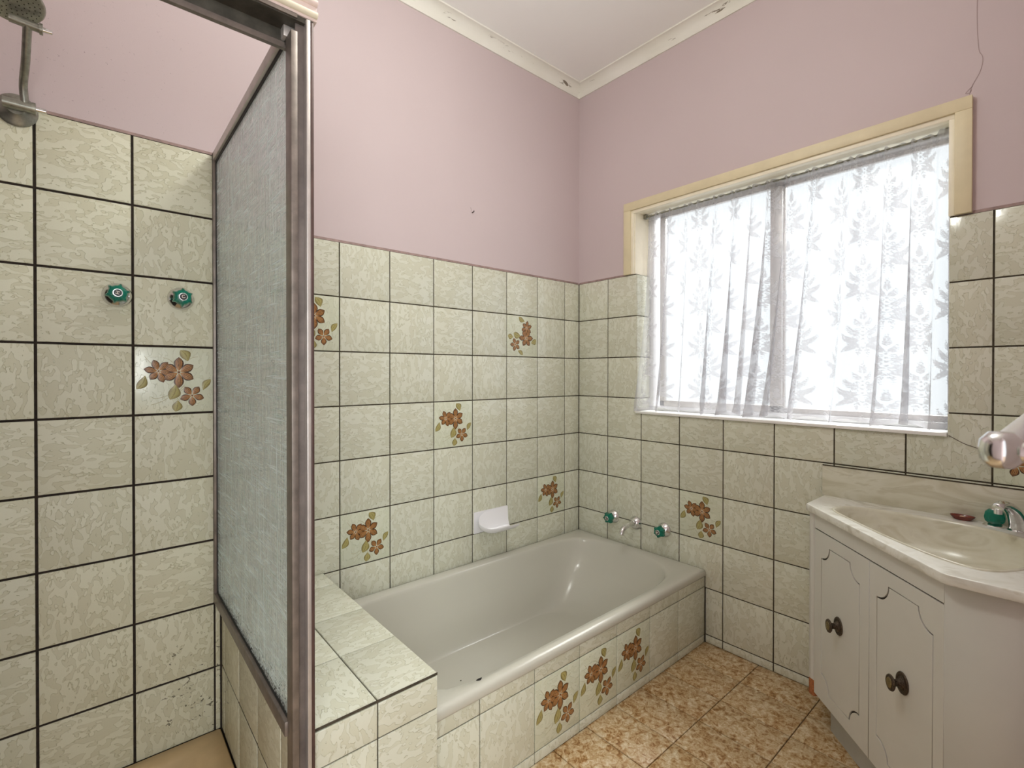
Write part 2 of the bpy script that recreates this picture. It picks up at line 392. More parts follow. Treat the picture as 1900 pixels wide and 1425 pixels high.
def ribbon(name, pts, w, normal, mat, parent):
    """thin raised line lying on a surface"""
    nrm = Vector(normal); v, f = [], []
    P_ = [Vector(p) for p in pts]; o = P_[0]
    for i, p in enumerate(P_):
        t = (P_[min(i+1, len(P_)-1)]-P_[max(i-1, 0)]).normalized(); s = t.cross(nrm).normalized()*w/2
        for q in (p-s, p+s, p+s+nrm*0.0004, p-s+nrm*0.0004): v.append(q-o)
    for i in range(len(P_)-1):
        for k in range(4): f.append((i*4+k, i*4+(k+1) % 4, (i+1)*4+(k+1) % 4, (i+1)*4+k))
    f.append((3, 2, 1, 0)); e = (len(P_)-1)*4; f.append((e, e+1, e+2, e+3))
    return link(name, mesh(name, v, f), mat, parent, o)

# planes: local X, local Y, outward normal
def frame(X, Y):
    X = Vector(X); Y = Vector(Y); return Matrix((X, Y, X.cross(Y))).transposed()
R_BACK = frame((1, 0, 0), (0, 0, 1)); R_RIGHT = frame((0, -1, 0), (0, 0, 1)); R_LEFT = frame((0, 1, 0), (0, 0, 1)); R_TOP = Matrix.Identity(3); R_FRONT = frame((-1, 0, 0), (0, 0, 1))
class Plane:
    def __init__(s, origin, R): s.o = Vector(origin); s.R = R
    def at(s, u, v, n=0.0): return s.o + s.R @ Vector((u, v, n))
PL_BACK = Plane((0, 0, 0), R_BACK)                 # u = x, v = z
PL_RIGHT = Plane((0, 0, 0), R_RIGHT)               # u = -y
PL_LEFT = Plane((-2.6, 0, 0), R_LEFT)              # u = y
PL_NIB = Plane((-1.69, 0, 0), R_RIGHT)
PL_HOBF = Plane((0, -0.762, 0), R_BACK)
PL_PANEL = Plane((0, -0.717, 0), R_BACK)
PL_HOBT = Plane((0, 0, 0.44), R_TOP)
PL_FLOOR = Plane((0, 0, 0.0), R_TOP)
PL_REVEAL = Plane((0, -0.365, 0), R_BACK)          # left reveal of the window, faces -y

# ------------------------------------------------------------------ tiles
TM = {}
def tile_mesh(poly, th, tag_):
    key = (tuple((round(a, 4), round(b, 4)) for a, b in poly), round(th, 4), tag_)
    if key in TM: return TM[key]
    bm = bmesh.new(); vs = [bm.verts.new((a, b, -th)) for a, b in poly]; fc = bm.faces.new(vs)
    r = bmesh.ops.extrude_face_region(bm, geom=[fc]); top = [g for g in r['geom'] if isinstance(g, bmesh.types.BMVert)]
    for q in top: q.co.z = 0
    tf = [f for f in bm.faces if all(v in top for v in f.verts)]
    es = [e for f in tf for e in f.edges]
    bmesh.ops.bevel(bm, geom=es, offset=0.0014, segments=2, affect='EDGES', profile=0.5)
    me = bm_mesh('tile', bm, 50); TM[key] = me
    return me
def put_tile(parent, pl, u0, u1, v0, v1, mat, gap=0.0045, th=0.007, hole=None, lift=0.0, name='tile'):
    u0 += gap/2; u1 -= gap/2; v0 += gap/2; v1 -= gap/2
    if u1-u0 < 0.006 or v1-v0 < 0.006: return None
    cu, cv = (u0+u1)/2, (v0+v1)/2; w, h = (u1-u0)/2, (v1-v0)/2
    poly = [(-w, -h), (w, -h), (w, h), (-w, h)]
    if hole:   # rectangle cut from the tile, in plane coordinates
        a0, a1, b0, b1 = hole
        if a0 <= u0 and a1 < u1 and b1 >= v1 and b0 > v0:      # top-left corner removed
            poly = [(-w, -h), (w, -h), (w, h), (a1-cu, h), (a1-cu, b0-cv), (-w, b0-cv)]
        elif a1 >= u1 and a0 > u0 and b1 >= v1 and b0 > v0:    # top-right corner removed
            poly = [(-w, -h), (w, -h), (w, b0-cv), (a0-cu, b0-cv), (a0-cu, h), (-w, h)]
    me = tile_mesh(poly, th, mat.name)
    return link(name, me, mat, parent, pl.at(cu, cv, lift+random.uniform(-0.0004, 0.0004)), pl.R)
def edges(start, pitch, n): return [start+pitch*i for i in range(n+1)]

# flower motif mesh (embossed glaze): petals, leaves, stems
def motif_mesh():
    V, F, UV, MI = [], [], [], []
    def blade(base, tip, width, mi, bend=0.0, nl=7, zc=0.0009, peak=0.55):
        b = Vector((*base, 0)); t = Vector((*tip, 0)); d = t-b; nrm = Vector((-d.y, d.x, 0)).normalized(); s0 = len(V)
        L = d.length
        for i in range(nl+1):
            k = i/nl; c = b+d*k+nrm*(bend*L*math.sin(PI*k))
            w = width*(math.sin(PI*min(1, k/peak*0.5)) if k < peak else math.cos(PI/2*((k-peak)/(1-peak)))**0.8)
            w = max(w, width*0.06)
            for j in range(5):
                q = (j-2)/2; p = c+nrm*(w*q); V.append((p.x, p.y, 0.0002+zc*(1-q*q)*(0.35+0.65*math.sin(PI*min(1, k+0.1))))); UV.append((k, j/4))
        for i in range(nl):
            for j in range(4):
                a = s0+i*5+j; F.append((a, a+5, a+6, a+1)); MI.append(mi)
    def flower(cx, cy, R, n, a0, squash=1.0, lens=None):
        for i in range(n):
            a = a0+2*PI*i/n; k = lens[i] if lens else 1.0
            c, s = math.cos(a), math.sin(a)
            blade((cx+c*R*0.10, cy+s*R*0.10*squash), (cx+c*R*k, cy+s*R*k*squash), R*(0.285 if n == 6 else 0.315), 0)
        s0 = len(V)
        V.append((cx, cy, 0.0016)); UV.append((0, 0.5))
        for i in range(10):
            a = 2*PI*i/10; V.append((cx+0.08*R*math.cos(a), cy+0.08*R*math.sin(a), 0.0010)); UV.append((0, 0.5))
        for i in range(10): F.append((s0, s0+1+i, s0+1+(i+1) % 10)); MI.append(3)
    def stem(pts):
        pts = bez([(x, y, 0) for x, y in pts], 6); s0 = len(V)
        for i, p in enumerate(pts):
            t = (pts[min(i+1, len(pts)-1)]-pts[max(i-1, 0)]).normalized(); nn = Vector((-t.y, t.x, 0))*0.0006
            for q, z in ((-1, 0.0001), (0, 0.0005), (1, 0.0001)): V.append((p.x+nn.x*q, p.y+nn.y*q, z)); UV.append((0, 0.5))
        for i in range(len(pts)-1):
            for j in range(2): a = s0+i*3+j; F.append((a, a+3, a+4, a+1)); MI.append(2)
    S = 0.2
    def q(u, v): return ((u-0.5)*S, (0.5-v)*S)      # photo fractions (v downwards) to metres
    stem([q(.40, .78), q(.30, .84), q(.19, .875)]); stem([q(.24, .30), q(.16, .20), q(.11, .13)]); stem([q(.50, .26), q(.42, .18), q(.34, .15)])
    stem([q(.66, .18), q(.74, .14), q(.80, .13)]); stem([q(.62, .58), q(.54, .68), q(.49, .80)]); stem([q(.62, .62), q(.52, .74), q(.55, .83)]); stem([q(.40, .74), q(.26, .78), q(.20, .76)])
    blade(q(.665, .20), q(.565, .03), .0145, 1, -0.14); blade(q(.12, .43), q(.015, .63), .0125, 1, 0.12)
    blade(q(.50, .57), q(.43, .80), .0165, 1, 0.12); blade(q(.53, .82), q(.50, .99), .0140, 1, 0.06); blade(q(.87, .66), q(.975, .49), .0105, 1, 0.10)
    flower(*q(.285, .36), S*.185, 6, math.radians(50), 1.0, [1, 1, 1, .9, 1, .85])
    flower(*q(.72, .745), S*.168, 5, math.radians(55))
    flower(*q(.545, .375), S*.235, 6, math.radians(90), 1.0, [1.0, .93, .95, 1.05, .95, .95])
    me = bpy.data.meshes.new('flower_motif'); me.from_pydata(V, [], F); me.update()
    uvl = me.uv_layers.new(name='UVMap')
    for lp in me.loops: uvl.data[lp.index].uv = UV[lp.vertex_index]
    me.polygons.foreach_set('material_index', MI)
    for k in ('petal', 'leaf', 'stem', 'pistil'): me.materials.append(M[k])
    return smooth(me, 80)
MOTIF = motif_mesh()
def put_flower(tile, spin=0.0):
    if tile is None: return
    o = bpy.data.objects.new('flower_motif', MOTIF); COL.objects.link(o); o.parent = tile
    o.rotation_euler = (0, 0, spin); s = 0.955; o.scale = (s, s, 1)

# ------------------------------------------------------------------ room shell
ZC = 2.69
def structure(o, label, cat): return tag(o, label, cat, kind='structure')
SPOT = 0.006
wb = structure(box('wall_back', -2.8, 0.2, SPOT, 0.2, 0, ZC, M['pink']), 'mauve pink painted wall above cream tiles behind the bath and shower', 'wall')
# right wall with the window opening
Y0, Y1, Z0, Z1 = -0.350, -1.507, 0.974, 1.948
wr = structure(boxes('wall_right', [(SPOT, 0.2, Y0, SPOT, 0, ZC), (SPOT, 0.2, -2.0, Y1, 0, ZC), (SPOT, 0.2, Y1, Y0, 0, Z0-0.012), (SPOT, 0.2, Y1, Y0, Z1, ZC)], M['pink']),
               'mauve pink painted wall holding the lace curtained window', 'wall')
wl = structure(box('wall_left', -2.8, -2.6, -2.0, SPOT, 0, ZC, M['pink']), 'painted side wall closing the shower, outside the photo', 'wall')
wf = structure(boxes('wall_front', [(-1.65, 0.2, -1.99, -1.79, 0, ZC), (-2.8, -2.45, -1.99, -1.79, 0, ZC), (-2.45, -1.65, -1.99, -1.79, 2.04, ZC)], M['pink']),
               'painted wall with the doorway the photo is taken from', 'wall')
ce = structure(box('ceiling', -2.8, 0.2, -2.0, 0.2, ZC, ZC+0.1, M['ceil']), 'plain off-white painted ceiling', 'ceiling')
fl = structure(box('floor', -2.8, 0.2, -2.0, 0.2, -0.15, -0.006, M['grout_floor']), 'brown marbled floor of small oblong tiles', 'floor')
# hallway floor beyond the doorway
structure(box('floor_hallway', -3.4, 0.4, -3.6, -2.0, -0.15, -0.004, plain('hall_floor', lin(150, 130, 110), 0.6)), 'hallway floor outside the doorway', 'floor')
# cove cornice along the four walls
def cornice(name, p0, p1, inward, label):
    p0 = Vector(p0); p1 = Vector(p1); nrm = Vector(inward); h, d = 0.057, 0.048
    prof = [(0.0, -h), (0.006, -h), (0.007, -h+0.008)] + [(d-(d-0.008)*math.cos(a), -h+0.008+(h-0.014)*math.sin(a)) for a in np.linspace(0.12, PI/2, 9)] + [(d+0.001, -0.004), (d+0.001, 0.0), (0, 0)]
    m = len(prof); v, f = [], []
    dirv = (p1-p0).normalized()
    for P_, sg in ((p0, 1), (p1, -1)):
        for a, b in prof: v.append(P_+nrm*a+Vector((0, 0, ZC+b))+dirv*(sg*a))   # mitred ends
    for i in range(m): j = (i+1) % m; f.append((i, j, m+j, m+i))
    f.append(tuple(range(m-1, -1, -1))); f.append(tuple(range(m, 2*m)))
    o = link(name, mesh(name, v, f, 35), M['cornice']); bm = bmesh.new(); bm.from_mesh(o.data); bmesh.ops.recalc_face_normals(bm, faces=bm.faces[:]); bm.to_mesh(o.data); bm.free()
    return structure(o, label, 'cornice')
cornice('trim_1', (-2.6, SPOT, 0), (SPOT, SPOT, 0), (0, -1, 0), 'off-white cove cornice with flaking paint above the bath wall')
cornice('trim_2', (SPOT, SPOT, 0), (SPOT, -1.79, 0), (-1, 0, 0), 'off-white cove cornice with flaking paint above the window wall')
cornice('trim_3', (SPOT, -1.79, 0), (-2.6, -1.79, 0), (0, 1, 0), 'cove cornice over the doorway wall, outside the photo')
cornice('trim_4', (-2.6, -1.79, 0), (-2.6, SPOT, 0), (1, 0, 0), 'cove cornice over the shower side wall, outside the photo')

# grout beds (recessed behind the tile faces)
BED = 0.0030
box('grout_bed', -1.69, SPOT, BED, SPOT+0.001, 0.0, 1.635, M['grout'], wb)
box('grout_bed', -2.6, -1.69, BED, SPOT+0.001, 0.0, 1.835, M['grout_mould'], wb)
boxes('grout_bed', [(BED, SPOT+0.001, Y0, SPOT, 0, 1.635), (BED, SPOT+0.001, -1.79, Y1, 0, 1.635), (BED, SPOT+0.001, Y1, Y0, 0, Z0-0.012)], M['grout'], wr)
box('grout_bed', -2.601, -2.597, -0.78, SPOT, 0, 1.835, M['grout_mould'], wl)
# dusty painted edge strips on the top of the tiling
def strip_back(x0, x1, z):
    bm = bmesh.new(); L = [(x, y, zz) for x in (x0, x1) for y, zz in ((0.0015, z-0.001), (SPOT+0.001, z-0.001), (SPOT+0.001, z+0.010), (0.004, z+0.006))]
    vs = [bm.verts.new(p) for p in L]
    for i in range(4): j = (i+1) % 4; bm.faces.new((vs[i], vs[j], vs[4+j], vs[4+i]))
    bm.faces.new(vs[:4]); bm.faces.new(vs[4:])
    return bm_mesh('edge_strip', bm)
link('edge_strip', strip_back(-1.665, 0.0, 1.635), M['edge_strip'], wb)
link('edge_strip', strip_back(-2.59, -1.70, 1.835), M['edge_strip'], wb)
for a, b in ((0.0, 0.30), (1.548, 1.78)):
    me = strip_back(a, b, 1.635); me.transform(Matrix(((0, 1, 0, 0), (-1, 0, 0, 0), (0, 0, 1, 0), (0, 0, 0, 1))))
    link('edge_strip', me, M['edge_strip'], wr)

# tiles: back wall over the bath
bx = [0.0] + [-(0.1104+0.2*k) for k in range(0, 8)] + [-1.69]
bz = [1.635-0.2*r for r in range(0, 7)] + [0.305]
FL_BACK = {(7, 1): 0, (2, 1): -PI/2, (4, 3): 0, (1, 5): 0, (6, 5): 0}
# column c spans bx[c+1]..bx[c]; c=0 is the cut column in the corner
for c in range(len(bx)-1):
    for r in range(len(bz)-1):
        if r == 6 and c >= 8: continue
        u0, u1 = bx[c+1], bx[c]
        if c == 0: u1 += 0.0005
        dec = (c, r) in FL_BACK
        t = put_tile(wb, PL_BACK, u0, u1, bz[r+1], bz[r], M['tile_decor'] if dec else M['tile_glaze'])
        if dec: put_flower(t, FL_BACK[(c, r)])
# tiles: shower recess
sx = [-1.692, -1.708, -1.908, -2.108, -2.308, -2.508, -2.6]
sz = [1.835-0.2*r for r in range(0, 10)]
for c in range(len(sx)-1):
    for r in range(len(sz)-1):
        dec = (c, r) == (1, 3)
        mt = M['tile_decor'] if dec else (M['tile_glaze_mouldy'] if r >= 6 and c <= 2 else M['tile_glaze_scummy'])
        if c == 0 and r < 6: continue
        t = put_tile(wb, PL_BACK, sx[c+1], sx[c], sz[r+1], sz[r], mt, 0.004 if c == 0 else 0.0062)
        if dec: put_flower(t)
# shower side wall
lx = [0.0, -0.2, -0.4, -0.6, -0.78]
for c in range(4):
    for r in range(9): put_tile(wl, PL_LEFT, lx[c+1], lx[c], sz[r+1], sz[r], M['tile_glaze_scummy'], 0.0062, lift=-0.002)
# tiles: window wall, u = -y
wx = [0.0] + [0.1936+0.2*k for k in range(0, 8)] + [1.788]
wz = [1.635-0.2*r for r in range(0, 9)] + [0.0]
FL_WIN = {(3, 5): 0, (8, 3): -PI/2}
for c in range(len(wx)-1):
    for r in range(len(wz)-1):
        u0, u1, v0, v1 = wx[c], wx[c+1], wz[r+1], wz[r]
        if v1 <= 0.31 and u1 < 0.70: continue                          # hidden by the bath
        if v0 < 0.715 and u0 > 1.2 and v1 < 0.75: continue             # hidden by the vanity
        hole = None; Wy0, Wy1 = 0.365, 1.495
        if v0 >= 1.03:
            if u1 > Wy0 and u0 < Wy1:
                if u0 < Wy0: u1 = Wy0+0.001
                elif u1 > Wy1: u0 = Wy1-0.001
                else: continue
        elif v1 > 0.98 and u1 > Wy0 and u0 < Wy1:
            if u0 < Wy0: hole = (Wy0, 9, 0.962, 9)
            elif u1 > Wy1: hole = (0, Wy1, 0.962, 9)
            else: v1 = 0.9635
        if v1 > 0.31 and v0 < 0.30 and u1 < 0.72: v0 = 0.305
        if u0 < 0.717 < u1 and v1 < 0.31: u0 = 0.7175
        dec = (c, r) in FL_WIN
        t = put_tile(wr, PL_RIGHT, u0, u1, v0, v1, M['tile_decor'] if dec else M['tile_glaze'], hole=hole)
        if dec: put_flower(t, FL_WIN[(c, r)])
# pieces of the lowest rows beside the bath front (below the rim)
# reveal tiles, left side of the window
for r in range(4):
    put_tile(wr, PL_REVEAL, 0.002, 0.112, max(wz[r+1], 0.976), wz[r], M['tile_glaze'], 0.0035, 0.005, lift=0.003)
# cracks
ribbon('crack', bez([(-0.0006, -1.4972, 0.9660), (-0.0006, -1.512, 0.957), (-0.0006, -1.532, 0.945), (-0.0006, -1.562, 0.934), (-0.0006, -1.5905, 0.924)], 5), 0.0018, (-1, 0, 0), M['crack'], wr)
ribbon('crack', bez([(SPOT-0.0004, -1.5541, 2.30), (SPOT-0.0004, -1.5541, 2.20), (SPOT-0.0004, -1.558, 2.119), (SPOT-0.0004, -1.5665, 2.092), (SPOT-0.0004, -1.562, 2.054), (SPOT-0.0004, -1.5445, 2.018), (SPOT-0.0004, -1.538, 1.99)], 5), 0.0016, (-1, 0, 0), M['crack_pale'], wr)
ribbon('crack', bez([(SPOT-0.0004, -1.545, 2.015), (SPOT-0.0004, -1.536, 2.008), (SPOT-0.0004, -1.530, 2.0), (SPOT-0.0004, -1.539, 1.998), (SPOT-0.0004, -1.543, 2.006)], 5), 0.002, (-1, 0, 0), M['crack_pale'], wr)

# floor tiles
fx = [SPOT] + [-0.160-0.1535*k for k in range(0, 17)]
fy = [-0.7125, -0.938, -1.1655, -1.393, -1.62, -1.79]
for i in range(len(fx)-1):
    for j in range(len(fy)-1):
        if fx[i+1] < -2.6: continue
        put_tile(fl, PL_FLOOR, max(fx[i+1], -2.6), fx[i], fy[j+1], fy[j], M['floor'], 0.0030, 0.006)

# ------------------------------------------------------------------ tiled ledge between bath and shower
lg = empty('ledge', (-1.53, -0.38, 0), 'tiled ledge with a wide cream top between the bath and the shower', 'ledge', kind='structure')
box('core', -1.6884, -1.374, -0.7585, 0.004, 0.0, 0.436, M['grout'], lg)
tx = [-1.69, -1.5245, -1.371]; ty = [-0.7615, -0.5450, -0.3380, -0.1126, 0.0]
for i in range(2):
    for j in range(4): put_tile(lg, PL_HOBT, tx[i], tx[i+1], ty[j], ty[j+1], M['tile_glaze'], 0.0035, 0.006)
tz = [0.4345, 0.3555, 0.1555, 0.0]
for i in range(2):
    for j in range(3): put_tile(lg, PL_HOBF, tx[i], tx[i+1], tz[j+1], tz[j], M['tile_glaze'], 0.0035, 0.006)
nu = [0.0, 0.0425, 0.24, 0.4385, 0.6375, 0.7615]; nz_ = [0.4345, 0.235, 0.035]
for i in range(5):
    for j in range(2): put_tile(lg, PL_NIB, nu[i], nu[i+1], nz_[j+1], nz_[j], M['tile_glaze_mouldy'], 0.0070, 0.006)
ribbon('edge_band', [(-1.664, -0.7612, 0.4385), (-1.372, -0.7612, 0.4385)], 0.006, (0, -1, 0), M['grout'], lg)  # dark band along the top front edge of the ledge

# ------------------------------------------------------------------ bath front panel
bp = empty('bath_panel', (-0.69, -0.70, 0), 'tiled front panel of the bath with three brown flower tiles', 'panel', kind='structure')
box('grout_bed', -1.372, -0.002, -0.7135, -0.70, 0.0, 0.292, M['grout'], bp)
px = [-1.372, -1.211, -1.0085, -0.809, -0.6136, -0.4134, -0.2143, -0.002]; pz = [0.292, 0.2405, 0.034, 0.0]
for i in range(7):
    for j in range(3):
        dec = j == 1 and i in (2, 3, 4)
        t = put_tile(bp, PL_PANEL, px[i], px[i+1], pz[j+1], pz[j], M['tile_decor'] if dec else M['tile_glaze'], 0.0035, 0.006)
        if dec: put_flower(t)
ribbon('sealant', [(-0.001, -0.7185, 0.0), (-0.001, -0.7185, 0.15), (-0.001, -0.7185, 0.305)], 0.007, (0, -1, 0), M['grout'], bp)

# ------------------------------------------------------------------ bathtub
def bathtub():
    root = empty('bathtub', (-0.69, -0.36, 0.0), 'champagne grey enamelled bath with a rounded far end set between tiled walls', 'bathtub')
    N = 128
    top = closed_spline([(-1.24, -0.058), (-0.95, -0.057), (-0.60, -0.058), (-0.32, -0.060), (-0.19, -0.068), (-0.105, -0.105), (-0.062, -0.180), (-0.046, -0.300), (-0.058, -0.430), (-0.090, -0.545), (-0.150, -0.622), (-0.250, -0.660),
                         (-0.42, -0.675), (-0.75, -0.680), (-1.05, -0.682), (-1.22, -0.676), (-1.315, -0.63), (-1.345, -0.52), (-1.35, -0.37), (-1.345, -0.22), (-1.315, -0.10)], 20)
    # resample evenly
    P = np.array([(p[0], p[1]) for p in [Vector((*q, 0)) if len(q) == 2 else q for q in top]])
    d = np.r_[0, np.cumsum(np.linalg.norm(np.diff(np.r_[P, P[:1]], axis=0), axis=1))]; Pc = np.r_[P, P[:1]]
    s = np.linspace(0, d[-1], N, endpoint=False); P = np.c_[np.interp(s, d, Pc[:, 0]), np.interp(s, d, Pc[:, 1])]
    bot = np.empty_like(P)                                             # floor outline: more slope at both ends
    bx0, bx1, by0, by1 = -1.22, -0.33, -0.575, -0.150
    c0 = np.array([-0.70, -0.37])
    tmin, tmax = P.min(0), P.max(0)
    u = (P-tmin)/(tmax-tmin)
    bot[:, 0] = bx0+(bx1-bx0)*u[:, 0]; bot[:, 1] = by0+(by1-by0)*u[:, 1]
    # outer rim rectangle
    X0, X1, Ya, Yb = -1.368, -0.001, -0.721, -0.001
    out = np.empty_like(P)
    for i, p in enumerate(P):
        dd = p-c0; k = min(((X1 if dd[0] > 0 else X0)-c0[0])/dd[0] if abs(dd[0]) > 1e-9 else 9e9, ((Yb if dd[1] > 0 else Ya)-c0[1])/dd[1] if abs(dd[1]) > 1e-9 else 9e9)
        out[i] = c0+dd*k
    for cx_, cy_ in ((X0, Ya), (X0, Yb), (X1, Ya), (X1, Yb)):          # snap the nearest ray to each corner
        j = np.argmin(np.linalg.norm(out-np.array([cx_, cy_]), axis=1)); out[j] = (cx_, cy_)
    def inset(A, e): return np.clip(A, [X0+e, Ya+e], [X1-e, Yb-e])
    Zr = 0.316
    rings = [(inset(out, 0.007), Zr-0.034), (inset(out, 0.0015), Zr-0.031), (out, Zr-0.026), (out, Zr-0.013), (inset(out, 0.0025), Zr-0.006), (inset(out, 0.007), Zr-0.0015), (inset(out, 0.014), Zr)]
    w = lambda a, z: rings.append((P*(1-a)+bot*a, z))
    rings.append((P*0.88+inset(out, 0.014)*0.12, Zr-0.001)); w(0.0, Zr-0.006); w(0.03, Zr-0.016); w(0.07, Zr-0.034)
    zf = 0.045
    for k in np.linspace(0.12, 1.0, 9):
        if k < 0.55: w(0.07+0.60*k**1.1, Zr-0.034-(Zr-0.034-zf)*(k**0.92)*0.86)
    for a in np.linspace(0, PI/2, 7): 
        w(0.43+0.57*math.sin(a)**1.0, zf+0.118*(1-math.sin(a))**1.6)
    base = bot.mean(0); 
    for k in (0.75, 0.4, 0.02): rings.append((bot*k+base*(1-k), zf-0.004*(1-k)))
    v, f = [], []
    for A, z in rings:
        for p in A: v.append((p[0]+0.69, p[1]+0.36, z))
    for r in range(len(rings)-1):
        for i in range(N): f.append((r*N+i, r*N+(i+1) % N, (r+1)*N+(i+1) % N, (r+1)*N+i))
    f.append(tuple((len(rings)-1)*N+i for i in range(N)))
    me = mesh('shell', v, f); bm = bmesh.new(); bm.from_mesh(me); bmesh.ops.recalc_face_normals(bm, faces=bm.faces[:]); bm.to_mesh(me); bm.free(); smooth(me, 60)
    link('shell', me, M['enamel'], root, (-0.69, -0.36, 0))
    for (x, y, z, r) in ((-1.193, -0.690, Zr+0.0006, 0.009), (-0.99, -0.31, zf+0.001, 0.0035)):
        a = [(x+r*math.cos(t)*(1+0.3*math.sin(3*t)), y+0.45*r*math.sin(t), z) for t in np.linspace(0, 2*PI, 11)[:-1]]
        n = len(a); c = Vector((x, y, z)); vv = [Vector(p)-c for p in a]+[Vector(p)-c-Vector((0, 0, 0.001)) for p in a]
        ff = [tuple(range(n))]+[(i, (i+1) % n, n+(i+1) % n, n+i) for i in range(n)]
        o = link('enamel_chip', mesh('enamel_chip', vv, ff), M['mildew'], root, c); o['label'] = 'dark chip in the enamel'
bathtub()

# ------------------------------------------------------------------ taps
def star(a): return 1.0+0.26*max(0.0, math.cos(6*a))**2.2
def tap(name, loc, axis, letter, label, group, spin=0.0, roll=0.0, knob=1.0):
    loc = Vector(loc); ax = Vector(axis)
    r = empty(name, loc, label, 'tap', group)
    lathe('wall_flange', [(0.0, 0.0), (0.0335, 0.0), (0.0338, 0.003), (0.0315, 0.007), (0.025, 0.014), (0.019, 0.019), (0.014, 0.022), (0.013, 0.034), (0.0, 0.034)], M['chrome'], r, loc, axis, 40)
    h = lathe('handle', [(0.0, 0.026), (0.017, 0.026), (0.0205, 0.029), (0.0225, 0.036), (0.0222, 0.048), (0.0195, 0.055), (0.013, 0.058), (0.0, 0.058)], M['green'], r, loc, axis, 72, 30, star, spin)
    tip = loc+ax*0.058
    lathe('cap_ring', [(0.0, 0.0), (0.0112, 0.0), (0.0116, 0.002), (0.0105, 0.0035), (0.0095, 0.0036), (0.0, 0.0036)], M['chrome'], h, loc+ax*0.0572, axis, 28)
    lathe('badge', [(0.0, 0.0), (0.0092, 0.0), (0.0088, 0.0008), (0.0, 0.0010)], M['badge'], h, loc+ax*0.0606, axis, 24)
    z = ax; x = Vector((0, 0, 1)).cross(z).normalized(); y = z.cross(x); R = Matrix((x, y, z)).transposed() @ Matrix.Rotation(roll, 3, 'Z')
    link('letter', letter_mesh(letter, 0.0125), M['letter'], h, loc+ax*0.0622, R)
    return r
tap('shower_tap', (-1.943, 0.0, 1.3742), (0, -1, 0), 'H', 'shower tap with green star handle marked H on the tiles', 'shower taps', 0.25, PI/2-0.25)
tap('shower_tap', (-1.7944, 0.0, 1.3784), (0, -1, 0), 'C', 'shower tap with green star handle marked C next to the glass screen', 'shower taps', 0.5, 0.2)
tap('bath_tap', (0.0, -0.2345, 0.434), (-1, 0, 0), 'C', 'bath tap with green star handle between spout and room corner', 'bath taps', 0.1, 0.5)
tap('bath_tap', (0.0, -0.5211, 0.4356), (-1, 0, 0), 'H', 'bath tap with green star handle nearest the front of the bath', 'bath taps', 0.45, 0.9)
def spout():
    b = Vector((0.0, -0.366, 0.4315)); r = empty('bath_spout', b, 'short curved chrome bath spout between two green handled taps', 'spout')
    lathe('wall_flange', [(0.0, 0.0), (0.0335, 0.0), (0.0338, 0.003), (0.0312, 0.008), (0.024, 0.018), (0.017, 0.025), (0.0, 0.026)], M['chrome'], r, b, (-1, 0, 0), 40)
    pts = bez([b+Vector((-0.010, 0, 0)), b+Vector((-0.045, 0, 0.003)), b+Vector((-0.080, 0, -0.001)), b+Vector((-0.105, 0, -0.013)), b+Vector((-0.118, 0, -0.034))], 6)
    tube('spout_pipe', pts, [0.0125]*len(pts), M['chrome'], r, 18)
spout()

# ------------------------------------------------------------------ ceramic soap holder in the tiling
def soap_holder():
    root = empty('soap_holder', (-0.607, 0, 0.4835), 'white ceramic scoop soap holder set in the bath wall', 'soap holder')
    bm = bmesh.new(); box_into(bm, -0.0975, 0.0975, -0.0035, 0.004, -0.048, 0.048, 0.002); link('back_plate', bm_mesh('back_plate', bm, 40), M['ceramic'], root, (-0.607, 0, 0.4835))
    # scoop: a trough open at its right end, rounded at its left
    nu, nv = 26, 16; V, F = [], []
    def P(i, j):
        a = (i/nu)**1.6; t = j/nv; k = min(1.0, a/0.42); rr_ = max(0.02, math.sqrt(max(0, 1-(1-k)**2)))
        y = -0.006-0.086*t; z = 0.0455-0.084*math.sin(PI*min(1.0, t/0.62)*0.5)+(0.022*((t-0.62)/0.38)**2 if t > 0.62 else 0)
        yc, zc = -0.036, 0.004
        x = -0.094+0.192*a-0.022*math.sin(PI*t)*a**3
        return Vector((x, yc+rr_*(y-yc), zc+rr_*(z-zc)))
    for lay in (0, 1):
        for i in range(nu+1):
            for j in range(nv+1):
                p = P(i, j)
                if lay: p = p+Vector((-0.001, 0.001 if j > 6 else -0.001, -0.0055))
                V.append(p)
    st = (nu+1)*(nv+1); I = lambda l, i, j: l*st+i*(nv+1)+j
    for i in range(nu):
        for j in range(nv):
            F.append((I(0, i, j), I(0, i+1, j), I(0, i+1, j+1), I(0, i, j+1))); F.append((I(1, i, j), I(1, i, j+1), I(1, i+1, j+1), I(1, i+1, j)))
    for i in range(nu):
        F.append((I(0, i, nv), I(0, i+1, nv), I(1, i+1, nv), I(1, i, nv))); F.append((I(0, i, 0), I(1, i, 0), I(1, i+1, 0), I(0, i+1, 0)))
    for j in range(nv):
        F.append((I(0, 0, j), I(0, 0, j+1), I(1, 0, j+1), I(1, 0, j))); F.append((I(0, nu, j), I(1, nu, j), I(1, nu, j+1), I(0, nu, j+1)))
    me = mesh('scoop', V, F); bm = bmesh.new(); bm.from_mesh(me); bmesh.ops.recalc_face_normals(bm, faces=bm.faces[:]); bm.to_mesh(me); bm.free(); smooth(me, 50)
    link('scoop', me, M['ceramic'], root, (-0.607, 0, 0.4835))
soap_holder()

